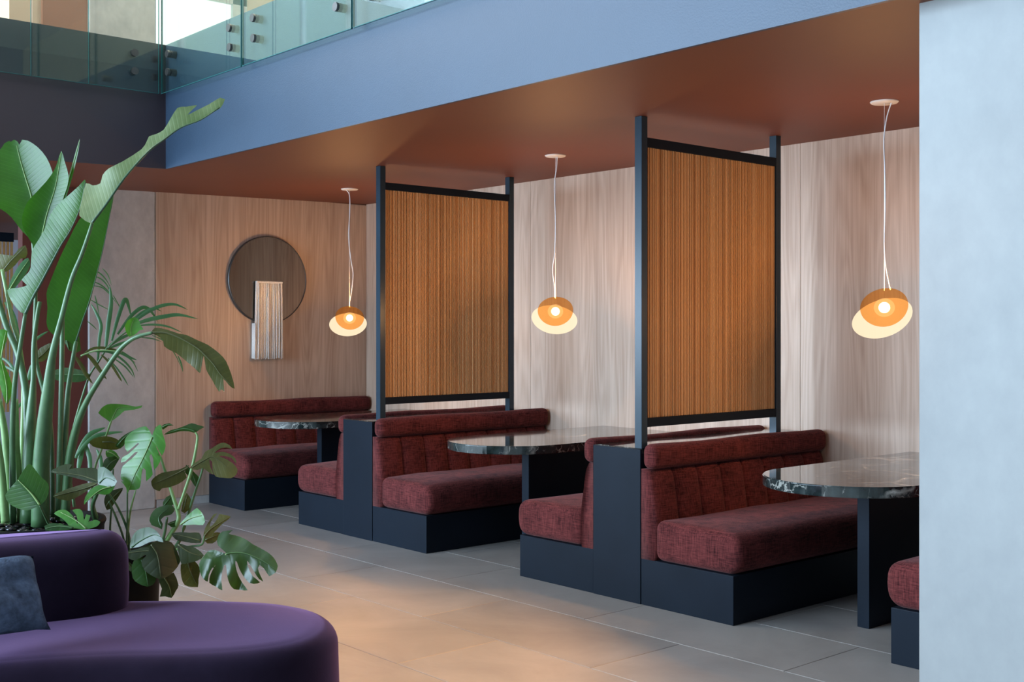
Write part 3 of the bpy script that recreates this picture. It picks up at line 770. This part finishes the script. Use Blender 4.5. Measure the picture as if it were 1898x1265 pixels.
# --- bird of paradise
pc = at(55, 965, 5.25); pc.z = 0
bp = empty('potted_bird_of_paradise', pc, 'tall bird of paradise plant with huge paddle leaves in a black pot', 'plant')
planter(bp, pc, 0.315, 0.655)
rnd = random.Random(7); V, Fc = [], []
for k in range(150):
    r = 0.285 * math.sqrt(rnd.random()); a = rnd.random() * 6.283; cpt = Vector((pc.x + r * math.cos(a), pc.y + r * math.sin(a), 0.612 + rnd.uniform(0, 0.018)))
    s = rnd.uniform(0.014, 0.024); b0 = len(V); rot = Matrix.Rotation(rnd.random() * 3, 3, 'Z')
    for i in range(4):
        th = math.pi * i / 3
        for j in range(6):
            ph = j * math.pi / 3; V.append(cpt + rot @ Vector((s * 1.3 * math.sin(th) * math.cos(ph), s * math.sin(th) * math.sin(ph), s * 0.6 * math.cos(th))))
    for i in range(3):
        for j in range(6): Fc.append((b0 + i * 6 + j, b0 + (i + 1) * 6 + j, b0 + (i + 1) * 6 + (j + 1) % 6, b0 + i * 6 + (j + 1) % 6))
tag(mesh('pebble_bed', V, Fc, M['pebble'], bp, True), kind='stuff')
B = M['banana']
leaf([(62, 440), (90, 395), (100, 350), (97, 318), (86, 292), (70, 273), (52, 261), (41, 259), (36, 269), (32, 262), (26, 259), (20, 263), (17, 261), (8, 266), (0, 278), (-25, 300), (-48, 335), (-45, 370), (0, 387), (22, 404), (42, 430)],
     [(60, 430), (59, 390), (58, 365), (47, 329), (37, 295), (31, 270)], 5.50, B, bp, (-0.05, -0.1), -0.10, curl=-0.38, ribw=0.005)
leaf([(70, 505), (60, 470), (61, 455), (43, 424), (41, 402), (50, 376), (65, 359), (87, 335), (99, 318), (106, 302), (113.6, 279.6), (120, 300), (127, 325), (125, 345), (117, 368), (104, 410), (90, 455)],
     [(72, 500), (76, 450), (86, 400), (103, 345), (113, 284)], 5.36, B, bp, (-0.1, -0.1), -0.15, curl=-0.35, ribw=0.004)
leaf([(108, 392), (116, 366), (128, 325), (140, 282), (148, 257), (145, 282), (135, 325), (124, 362), (114, 395)],
     [(111, 392), (122, 352), (136, 304), (147.5, 260)], 5.42, B, bp, (-0.5, -0.1), 0.3, ribw=0.003)
leaf([(47, 583), (38, 579), (24, 563), (13, 538), (33, 534), (50, 529), (40, 519), (52, 506), (57, 495), (59, 466), (70, 447), (81, 428), (99, 388), (127, 362), (146, 345), (157, 333), (161, 341), (156, 367), (146, 396), (127, 428), (113, 458), (90, 502), (66, 548)],
     [(47, 582), (61, 552), (76, 525), (96, 487), (113, 455), (131, 426), (149, 384), (158, 337)], 5.16, B, bp, (0.0, -0.05), 0.05, curl=0.42, ribmat='rib_d', ribw=0.007)
leaf([(138, 640), (128, 633), (116, 629), (103, 624), (90, 612), (86, 597), (88, 571), (86, 545), (92, 525), (111, 478), (128, 443), (147, 407), (172, 385), (196, 362), (211, 358), (205, 395), (198, 428), (187, 480), (167, 561), (155, 592), (143, 628)],
     [(140, 636), (154, 592), (166, 558), (186, 483), (198, 427), (210, 362)], 5.44, B, bp, (0.45, -0.12), 0.20, ribmat='rib_d', ribw=0.004)
leaf([(170, 415), (147, 400), (152, 370), (159, 340), (172, 344), (186, 340), (190, 325), (202, 312), (228, 299), (262, 277), (272, 262), (276, 253), (288, 249), (303, 241), (316, 220), (329, 200), (345, 198), (365, 195), (357, 203), (348, 213), (366, 204), (388, 193), (408, 181), (417, 184), (414, 192), (409, 200), (396, 208), (373, 223), (352, 229), (335, 236), (306, 259), (276, 281), (232, 330), (200, 377), (178, 408)],
     [(171, 413), (197, 379), (231, 330), (275, 281), (304, 259), (335, 237), (373, 222), (407, 199)], 5.02, M['sage'], bp, (-0.10, -0.25), 0.15, curl=0.25, ribmat='rib_d', ribw=0.006, wave=0.22)
leaf([(281, 618), (287, 608), (308, 611), (332, 619), (345, 621), (366, 631), (386, 640), (407, 656), (419, 670), (429, 695), (435, 721), (424, 714), (414, 703), (416, 727), (410, 722), (406, 727), (392, 703), (382, 685), (378, 660), (374, 676), (371, 692), (362, 684), (345, 670), (328, 656), (316, 650), (304, 642), (302, 631), (290, 622)],
     [(281, 617), (304, 617), (324, 623), (345, 633), (366, 646), (379, 658), (395, 675), (409, 695), (430, 716)], 5.0, M['olive'], bp, (0.15, -0.25), 0.30, ribw=0.004, wave=0.10)
leaf([(240, 625), (233, 614), (231, 604), (236, 595), (248, 588), (256, 591), (260, 602), (266, 611), (258, 613), (254, 618)], [(243, 622), (243, 606), (249, 591)], 5.02, M['mons_l'], bp, (0.4, -0.3), -0.5, ribw=0.002)
leaf([(86, 925), (91, 905), (86, 893), (75, 884), (63, 868), (54, 860), (43, 873), (33, 889), (20, 904), (10, 918), (15, 932), (30, 942), (50, 947), (64, 942), (76, 936)],
     [(74, 937), (60, 918), (47, 904), (33, 890)], 4.98, B, bp, (0.05, -0.2), 0.15, curl=0.3, ribmat='rib', ribw=0.005)
leaf([(5, 505), (-20, 490), (-30, 470), (0, 471), (24, 474), (34, 462), (47, 455), (51, 470), (48, 478), (38, 480), (28, 492), (14, 503)], [(5, 503), (20, 484), (46, 458)], 5.6, M['olive'], bp, (0.1, 0.2), 0.3)
leaf([(14, 540), (22, 515), (38, 488), (52, 478), (56, 492), (48, 508), (36, 524), (24, 538)], [(17, 538), (34, 510), (53, 482)], 5.55, M['palm'], bp, (0.2, -0.1), 0.3)
leaf([(66, 668), (70, 650), (82, 641), (97, 636), (96, 652), (88, 664), (77, 671)], [(67, 667), (82, 655), (96, 639)], 5.5, M['olive'], bp, (0, -0.2), 0.3)
leaf([(96, 690), (118, 682), (140, 684), (160, 690), (168, 696), (155, 707), (130, 709), (104, 705)], [(166, 696), (132, 695), (98, 694)], 5.62, M['mons'], bp, (0, -0.5), 0.2)
leaf([(-4, 612), (6, 610), (14, 614), (12, 632), (6, 650), (0, 668), (-8, 660)], [(2, 666), (6, 640), (11, 615)], 5.3, M['mons_l'], bp, (0.3, 0), 0.4)
leaf([(-6, 660), (4, 668), (14, 690), (22, 712), (20, 735), (13, 750), (6, 735), (-2, 705)], [(13, 748), (12, 715), (2, 668)], 5.18, M['mons_l'], bp, (0.3, 0), 0.5)
leaf([(108, 612), (92, 600), (96, 560), (118, 560), (140, 600), (150, 650), (128, 650)], [(128, 648), (118, 610), (105, 562)], 5.75, M['mons'], bp, (0, 0), 0.3)
# stalks
S_ = lambda p, w_, m='stalk': stalk(p, w_, bp, m)
S_([(171, 414, 5.0), (152, 471, 5.02), (133, 518, 5.04), (114, 590, 5.07), (97, 660, 5.1), (90, 720, 5.13), (82, 790, 5.17), (76, 870, 5.2), (75, 975, 5.22)], [6, 8, 9, 10, 14, 22, 28, 31, 34])
S_([(116, 585, 5.36), (115, 650, 5.35), (113, 760, 5.33), (110, 866, 5.32), (108, 965, 5.31)], [8, 9, 10, 11, 12])
S_([(141, 634, 5.42), (138, 650, 5.41), (127, 719, 5.38), (122, 788, 5.36), (116, 866, 5.34), (112, 965, 5.32)], [7, 8, 10, 11, 14, 16])
S_([(283, 617, 5.0), (259, 623, 5.01), (242, 631, 5.02), (221, 650, 5.04), (191, 694, 5.08), (160, 746, 5.13), (140, 800, 5.18), (128, 863, 5.22), (120, 965, 5.25)], [6, 8, 8, 9, 10, 11, 15, 17, 18])
S_([(47, 582, 5.16), (38, 640, 5.17), (28, 705, 5.18), (24, 770, 5.2), (23, 840, 5.22), (24, 970, 5.24)], [7, 8, 9, 10, 11, 13])
S_([(74, 560, 5.34), (70, 580, 5.33), (63, 637, 5.32), (62, 705, 5.3), (57, 780, 5.28), (54, 850, 5.26), (50, 970, 5.24)], [8, 8, 9, 10, 20, 24, 26], 'stalk')
S_([(-8, 540, 5.45), (12, 605, 5.43), (33, 655, 5.41), (47, 720, 5.38), (53, 800, 5.34), (52, 970, 5.3)], [10, 11, 12, 14, 18, 20])
S_([(-14, 780, 5.2), (0, 850, 5.2), (7, 925, 5.2), (10, 970, 5.2)], [12, 13, 15, 16], 'stalk_p')
S_([(-2, 740, 5.26), (9, 805, 5.26), (17, 900, 5.26), (20, 970, 5.26)], [9, 13, 16, 17], 'stalk_p')
S_([(60, 430, 5.5), (66, 540, 5.47), (64, 620, 5.45), (69, 678, 5.42), (81, 727, 5.4), (94, 790, 5.38), (97, 870, 5.36), (98, 960, 5.34)], [6, 7, 8, 8, 8, 8, 9, 9])
S_([(4, 500, 5.5), (14, 550, 5.48), (24, 600, 5.46), (36, 640, 5.44), (44, 720, 5.42), (40, 860, 5.38), (36, 968, 5.34)], [7, 7, 8, 8, 9, 10, 11], 'stalk_p')
S_([(74, 937, 4.98), (82, 955, 5.02), (92, 975, 5.08)], [4, 4, 5], 'stalk')
S_([(30, 740, 5.32), (31, 820, 5.3), (36, 900, 5.29), (38, 968, 5.28)], [8, 11, 12, 13], 'stalk_p')

# --- kentia palm behind
pp = at(128, 965, 5.9); pp.z = 0
kp = empty('kentia_palm', pp, 'slender palm with narrow arching leaflets behind the bird of paradise', 'plant')
planter(kp, pp, 0.16, 0.5)
def K(pts, w_, m='palm', d=5.62): blade([(x, y, d + 0.0006 * i * 20) for i, (x, y) in enumerate(pts)], w_, kp, m)
for pts, w_ in [([(196, 646), (201, 600), (206, 560), (203, 528)], 9), ([(181, 672), (184, 630), (187, 603), (177, 578), (167, 562)], 7),
                ([(207, 632), (217, 595), (228, 562), (234, 556), (239, 570), (243, 588)], 8), ([(218, 620), (232, 600), (246, 583), (262, 571), (274, 572), (284, 583), (293, 598)], 7),
                ([(238, 606), (258, 589), (280, 575), (304, 566), (326, 565), (349, 575)], 7), ([(250, 602), (272, 594), (300, 588), (332, 584), (368, 592)], 8),
                ([(256, 604), (285, 602), (312, 606), (338, 617)], 4), ([(201, 643), (216, 632), (236, 622), (256, 615)], 6), ([(204, 645), (222, 638), (244, 630)], 5),
                ([(236, 600), (252, 588), (268, 577), (286, 572), (300, 578)], 5),
                ([(282, 622), (300, 630), (312, 640), (326, 660), (338, 686)], 2.4), ([(262, 626), (282, 628), (300, 634)], 2.2), ([(330, 660), (336, 675), (339, 690)], 3)]: K(pts, w_)
for pts, w_ in [([(170, 500), (184, 506), (196, 518), (204, 532)], 2.5), ([(174, 512), (188, 518), (200, 532), (210, 556)], 2.5), ([(172, 522), (186, 528), (200, 540), (218, 566)], 2.5),
                ([(174, 530), (190, 534), (205, 548)], 2), ([(190, 498), (200, 510), (207, 530)], 2), ([(168, 556), (185, 566), (205, 576)], 2), ([(162, 596), (172, 604), (180, 612)], 2),
                ([(176, 548), (180, 565), (184, 585)], 2.5), ([(210, 548), (220, 566), (226, 576)], 2)]: K(pts, w_, d=5.66)
for pts, w_ in [([(148, 664), (168, 648), (190, 645), (214, 650), (236, 662), (252, 674)], 5), ([(176, 652), (205, 654), (228, 668), (244, 686), (250, 702)], 4), ([(188, 658), (206, 676), (220, 698), (226, 708)], 5),
                ([(160, 656), (172, 668), (186, 688), (198, 704)], 8), ([(140, 662), (152, 680), (160, 696), (172, 712)], 8), ([(196, 650), (222, 655), (244, 668), (256, 690)], 3.5),
                ([(200, 664), (216, 682), (230, 702), (238, 716)], 3), ([(210, 664), (232, 680), (248, 700)], 3), ([(226, 652), (240, 662), (254, 668)], 4)]: K(pts, w_, 'olive' if w_ > 4.5 else 'palm', 5.58)
for pts, w_ in [([(140, 850), (152, 825), (166, 806), (182, 798), (196, 793)], 9), ([(142, 845), (160, 822), (180, 808), (205, 803), (229, 801)], 8), ([(145, 870), (150, 845), (156, 826)], 10), ([(168, 880), (166, 850), (160, 830), (158, 818)], 9), ([(188, 880), (186, 850), (178, 832)], 8),
                ([(10, 560), (24, 585), (32, 620), (30, 650)], 9), ([(30, 700), (22, 680), (10, 668), (-4, 662)], 6), ([(28, 690), (14, 682), (0, 678)], 5), ([(60, 640), (72, 625), (90, 614)], 5), ([(52, 705), (60, 680), (68, 668)], 9), ([(30, 760), (40, 748), (48, 744)], 5)]: K(pts, w_, d=5.66)
stalk([(199, 644, 5.6), (182, 672, 5.62), (166, 697, 5.64), (150, 745, 5.67), (135, 800, 5.7), (126, 850, 5.72), (138, 940, 5.74)], [3, 4, 4, 4.5, 5, 5, 6], kp, 'stalk')
stalk([(258, 604, 5.62), (240, 612, 5.62), (220, 626, 5.61), (200, 646, 5.6)], [2, 3, 3, 3.5], kp, 'stalk')
stalk([(150, 660, 5.58), (176, 651, 5.58), (200, 650, 5.58), (225, 653, 5.58)], [3, 3, 2.5, 2], kp, 'stalk_p')

# --- monstera
pm = at(228, 1010, 5.55); pm.z = 0
mp = empty('potted_monstera', pm, 'monstera with split leaves in a black pot behind the sofa end', 'plant')
planter(mp, pm, 0.17, 0.48)
Mo, Ml, Md = M['mons'], M['mons_l'], M['mons_d']
def L(o, r, d, m, tilt=(0, 0), fold=0.25, **kw): return leaf(o, r, d, m, mp, tilt, fold, **kw)
# hero leaf, upper
L([(282, 808), (277, 798), (271, 791), (258, 793), (245, 800), (235, 809), (231, 818), (232, 832), (236, 838), (255, 822), (258, 823), (238, 842), (227, 848), (224, 858), (232, 856), (250, 839), (256, 838), (246, 849), (228, 864), (224, 876), (224, 888), (229, 893), (224, 892), (229, 898), (234, 905), (236, 916), (240, 909), (250, 909), (258, 906), (261, 895), (263, 872), (266, 868), (270, 872), (271, 893), (274, 890), (283, 880), (280, 862), (277, 846), (280, 842), (284, 852), (286, 872), (297, 856), (298, 848), (290, 830), (289, 825), (300, 845), (307, 828), (305, 815), (301, 803), (299, 790), (297, 787), (289, 792), (285, 800)],
  [(282, 811), (273, 833), (262, 856), (250, 880), (237, 912)], 5.18, Ml, (-0.25, -0.35), 0.12, curl=0.15, ribw=0.003, step=6)
# lime unfurling leaf
L([(204, 783), (196, 777), (182, 766), (188, 757), (199, 750), (213, 749), (228, 750), (240, 752), (252, 754), (264, 752), (262, 756), (248, 760), (231, 762), (222, 770), (213, 777)],
  [(206, 781), (213, 766), (222, 756), (262, 754)], 5.3, Ml, (0.2, -0.4), -0.4, ribw=0.002)
L([(165, 821), (175, 813), (193, 809), (208, 811), (219, 816), (228, 828), (216, 834), (201, 834), (186, 832), (172, 828)], [(190, 820), (208, 820), (226, 827)], 5.3, M['olive'], (0, 0.5), 0.2)
L([(214, 828), (220, 816), (232, 806), (248, 798), (236, 812), (230, 826), (222, 832)], [(218, 826), (230, 812), (244, 800)], 5.28, Mo, (0, 0.3), 0.3)
# dark leaf, mid left
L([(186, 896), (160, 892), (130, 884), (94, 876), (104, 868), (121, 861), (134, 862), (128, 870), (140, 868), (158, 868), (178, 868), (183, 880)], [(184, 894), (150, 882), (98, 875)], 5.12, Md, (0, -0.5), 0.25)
L([(182, 897), (168, 906), (150, 918), (126, 929), (98, 921), (112, 912), (140, 902), (165, 895)], [(180, 898), (150, 908), (102, 920)], 5.11, M['olive'], (0, -0.3), 0.25)
L([(182, 898), (181, 882), (182, 867), (192, 866), (204, 874), (212, 884), (217, 893), (212, 902), (204, 905), (192, 902)], [(184, 896), (196, 886), (212, 892)], 5.1, Mo, (-0.5, -0.4), 0.2)
L([(156, 936), (158, 922), (168, 908), (184, 899), (204, 904), (214, 900), (205, 914), (194, 918), (182, 916), (170, 922)], [(206, 903), (184, 910), (158, 932)], 5.06, Ml, (0.1, -0.4), 0.3)
# fingers over the sofa back
L([(158, 983), (140, 980), (118, 982), (95, 981), (98, 974), (112, 971), (128, 976), (116, 962), (100, 953), (110, 946), (122, 946), (134, 956), (144, 972), (142, 956), (134, 946), (148, 944), (154, 952), (156, 966), (160, 954), (168, 956), (164, 968), (176, 964), (186, 968), (180, 976), (168, 980)],
  [(160, 981), (142, 966), (112, 950)], 4.86, Ml, (0, -0.5), 0.15, step=6)
L([(82, 976), (96, 970), (112, 972), (138, 978), (120, 984), (84, 984)], [(136, 979), (110, 976), (84, 980)], 4.84, Mo, (0, -0.3), 0.2)
# leaf behind, centre left
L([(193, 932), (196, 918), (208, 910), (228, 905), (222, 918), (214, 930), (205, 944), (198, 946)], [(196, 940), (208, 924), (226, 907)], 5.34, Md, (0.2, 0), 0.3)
L([(190, 872), (192, 856), (200, 848), (212, 845), (222, 848), (216, 860), (208, 872), (198, 878)], [(194, 874), (206, 858), (221, 849)], 5.36, Mo, (0.2, -0.4), 0.3)
L([(198, 848), (196, 836), (206, 834), (216, 840), (222, 852), (212, 846)], [(199, 838), (210, 842), (221, 851)], 5.38, Ml, (0, -0.3), 0.3)
# blue sheen heart leaf
L([(241, 1017), (242, 1005), (246, 994), (254, 984), (266, 979), (279, 978), (290, 985), (297, 994), (303, 1006), (290, 1003), (276, 1006), (262, 1013), (250, 1016)], [(244, 1015), (262, 1002), (284, 992), (298, 996)], 5.08, Mo, (-0.5, -0.5), 0.15)
# dark centre
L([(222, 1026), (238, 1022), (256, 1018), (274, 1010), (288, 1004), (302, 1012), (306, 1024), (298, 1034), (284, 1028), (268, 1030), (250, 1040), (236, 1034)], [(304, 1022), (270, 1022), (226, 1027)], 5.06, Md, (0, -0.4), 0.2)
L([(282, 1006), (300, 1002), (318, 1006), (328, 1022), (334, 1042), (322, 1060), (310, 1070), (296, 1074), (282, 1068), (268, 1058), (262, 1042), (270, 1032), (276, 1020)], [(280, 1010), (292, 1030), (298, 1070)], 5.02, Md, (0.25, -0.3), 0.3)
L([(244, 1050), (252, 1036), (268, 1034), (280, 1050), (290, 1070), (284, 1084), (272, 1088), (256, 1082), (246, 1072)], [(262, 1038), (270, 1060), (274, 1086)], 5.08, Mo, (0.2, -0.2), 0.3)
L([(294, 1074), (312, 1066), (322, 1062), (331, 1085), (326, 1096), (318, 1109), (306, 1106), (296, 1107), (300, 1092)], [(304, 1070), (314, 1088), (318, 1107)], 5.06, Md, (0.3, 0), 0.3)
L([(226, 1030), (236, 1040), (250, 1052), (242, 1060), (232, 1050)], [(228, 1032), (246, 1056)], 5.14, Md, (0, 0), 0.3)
# olive pair, upper right
L([(280, 893), (288, 884), (300, 877), (316, 874), (334, 870), (352, 862), (342, 874), (346, 886), (330, 898), (312, 904), (300, 906), (296, 911), (284, 906)], [(348, 868), (320, 882), (284, 898)], 5.22, M['olive'], (0.2, -0.2), 0.35)
L([(345, 862), (352, 868), (362, 878), (370, 888), (364, 904), (356, 894), (350, 884), (343, 876)], [(346, 864), (356, 878), (364, 900)], 5.24, Mo, (0.2, -0.2), 0.3)
L([(352, 868), (362, 858), (374, 850), (380, 838), (392, 832), (404, 824), (415, 821), (426, 826), (431, 833), (420, 830), (408, 832), (398, 840), (412, 838), (426, 842), (436, 850), (438, 860), (430, 850), (418, 846), (406, 846), (420, 852), (432, 860), (440, 870), (438, 880), (428, 887), (414, 886), (400, 884), (394, 872), (393, 856), (388, 852), (390, 866), (396, 880), (384, 874), (376, 868), (366, 872)],
  [(356, 867), (378, 854), (396, 848), (422, 868)], 5.16, M['olive'], (0.1, -0.5), 0.2, step=6, ribw=0.002)
L([(304, 806), (316, 798), (328, 795), (342, 790), (355, 785), (366, 788), (379, 792), (370, 797), (362, 803), (350, 800), (334, 800), (318, 804)], [(362, 800), (340, 795), (308, 804)], 5.22, Mo, (0, 0.3), 0.3)
L([(298, 792), (304, 787), (314, 785), (322, 789), (312, 790), (302, 797)], [(300, 793), (310, 788), (320, 788)], 5.3, Mo, (0, 0.2), 0.3)
# small bright leaves, mid right
L([(300, 982), (292, 978), (281, 974), (277, 966), (280, 954), (289, 943), (304, 938), (318, 936), (324, 944), (318, 954), (304, 958), (298, 964), (302, 972)], [(300, 978), (294, 960), (312, 942)], 5.14, Mo, (0.2, -0.4), 0.25)
L([(302, 940), (302, 932), (308, 922), (318, 917), (324, 924), (322, 936)], [(304, 938), (318, 920)], 5.2, Mo, (0, -0.2), 0.3)
L([(333, 973), (340, 964), (352, 952), (365, 942), (372, 948), (378, 958), (380, 968), (376, 974), (360, 973), (346, 974)], [(335, 973), (352, 962), (374, 956)], 5.12, Ml, (-0.4, -0.4), 0.2)
L([(336, 948), (340, 928), (346, 914), (352, 922), (356, 934), (350, 946), (342, 952)], [(340, 948), (347, 918)], 5.22, M['olive'], (0, 0), 0.3)
L([(310, 972), (322, 966), (332, 962), (330, 974), (318, 978)], [(312, 973), (330, 966)], 5.18, Mo, (0, -0.2), 0.3)
L([(377, 996), (380, 980), (388, 966), (396, 954), (403, 952), (398, 958), (391, 968), (389, 977), (396, 972), (404, 960), (406, 954), (416, 955), (428, 959), (414, 970), (402, 982), (392, 992), (386, 998)], [(379, 994), (392, 980), (424, 960)], 5.08, M['olive'], (0.1, -0.3), 0.2, step=5)
L([(378, 1002), (384, 992), (396, 988), (408, 988), (404, 1000), (394, 1008), (384, 1008)], [(380, 1002), (404, 992)], 5.1, M['olive'], (0, -0.3), 0.3)
L([(318, 990), (334, 987), (352, 988), (369, 988), (374, 1000), (372, 1007), (354, 1007), (338, 1004), (326, 1001)], [(372, 1003), (346, 996), (322, 991)], 5.1, Md, (0, -0.4), 0.2)
L([(328, 1008), (346, 1012), (362, 1016), (378, 1030), (366, 1040), (350, 1044), (336, 1046), (332, 1030)], [(330, 1010), (350, 1024), (374, 1032)], 5.04, Md, (0, -0.3), 0.25)
L([(335, 1047), (346, 1042), (357, 1039), (366, 1046), (371, 1058), (368, 1074), (367, 1089), (356, 1089), (342, 1085), (336, 1070)], [(348, 1042), (354, 1062), (366, 1087)], 5.06, M['olive'], (0.2, 0), 0.3)
# hero leaf, right
L([(420, 1027), (411, 1018), (404, 1012), (402, 1004), (406, 991), (412, 986), (424, 984), (432, 983), (424, 990), (436, 993), (446, 996), (458, 1002), (468, 1009), (483, 1017), (497, 1025), (507, 1034), (513, 1044), (515, 1050), (511, 1062), (503, 1067), (499, 1069), (494, 1062), (489, 1054), (481, 1048), (478, 1054), (482, 1066), (488, 1079), (480, 1074), (472, 1062), (464, 1048), (458, 1040), (460, 1052), (468, 1068), (482, 1080), (470, 1083), (462, 1081), (452, 1070), (444, 1056), (439, 1042), (436, 1040), (437, 1052), (442, 1068), (450, 1082), (459, 1095), (446, 1094), (434, 1093), (426, 1084), (421, 1068), (419, 1048), (416, 1048), (412, 1060), (410, 1076), (412, 1095), (400, 1088), (388, 1081), (390, 1066), (398, 1050), (400, 1048), (394, 1052), (387, 1066), (385, 1079), (376, 1073), (371, 1062), (369, 1046), (376, 1034), (386, 1022), (398, 1020), (410, 1024)],
  [(420, 1027), (436, 1025), (452, 1026), (470, 1032), (490, 1042), (511, 1056)], 4.98, Mo, (-0.15, -0.5), 0.25, step=6, ribw=0.003, wave=0.12)
# stems
S2 = lambda p, w_, m='stalk': stalk(p, w_, mp, m)
S2([(206, 781, 5.3), (198, 805, 5.32), (186, 840, 5.34), (176, 870, 5.36), (172, 930, 5.38), (200, 1010, 5.42)], [4, 4, 4, 4, 4, 4], 'stalk_p')
S2([(186, 896, 5.12), (180, 915, 5.2), (172, 946, 5.28), (190, 1010, 5.4)], [5, 7, 8, 8], 'stalk')
S2([(202, 930, 5.3), (216, 962, 5.34), (230, 1004, 5.38), (225, 1030, 5.42)], [3, 4, 4, 4])
S2([(200, 913, 5.3), (220, 944, 5.34), (238, 990, 5.36), (240, 1030, 5.4)], [3, 4, 5, 5])
S2([(282, 811, 5.19), (270, 850, 5.3), (250, 915, 5.32), (240, 958, 5.36), (236, 1010, 5.4)], [3, 3, 3, 4, 4], 'stalk_p')
S2([(236, 912, 5.32), (236, 950, 5.34), (235, 1000, 5.36), (234, 1030, 5.4)], [3, 3, 4, 4])
S2([(210, 870, 5.36), (208, 920, 5.37), (204, 990, 5.39), (210, 1030, 5.41)], [3, 3, 4, 4])
S2([(297, 845, 5.24), (308, 880, 5.22), (322, 925, 5.2), (331, 955, 5.19), (328, 972, 5.19), (312, 998, 5.24), (290, 1040, 5.36)], [4, 6, 7, 8, 9, 9, 9], 'stalk_p')
S2([(362, 802, 5.22), (366, 815, 5.22), (356, 868, 5.2), (342, 912, 5.18), (331, 944, 5.18)], [3, 5, 6, 6, 6], 'stalk_p')
S2([(378, 856, 5.18), (374, 876, 5.2), (360, 918, 5.22), (346, 962, 5.24), (330, 1008, 5.26), (300, 1040, 5.34)], [3, 4, 5, 6, 7, 8])
S2([(420, 1027, 4.98), (398, 1052, 5.02), (372, 1036, 5.08), (340, 1020, 5.16), (300, 1020, 5.3)], [3, 3, 3, 4, 5], 'stalk_p')
S2([(310, 960, 5.16), (306, 985, 5.2), (300, 1010, 5.28)], [4, 5, 6])
S2([(379, 994, 5.08), (374, 1010, 5.1), (350, 1014, 5.16), (310, 1024, 5.3)], [3, 4, 4, 4])

# ------------------------------------------------------------------ far corner beyond the plants
fs = empty('far_slatted_screen', onX(8, 470, -13.4), 'distant slatted screen glimpsed at the left edge above the leaves', 'screen')
c_ = onX(10, 460, -13.4)
box('screen_frame', (c_.x - 0.05, c_.y - 0.5, c_.z + 0.07), (c_.x, c_.y + 0.09, c_.z + 0.17), M['metal'], fs)
for k in range(14):
    box('slat', (c_.x - 0.03, c_.y - 0.46 + k * 0.04, 0.6), (c_.x - 0.01, c_.y - 0.435 + k * 0.04, c_.z + 0.07), M['slat'], fs)
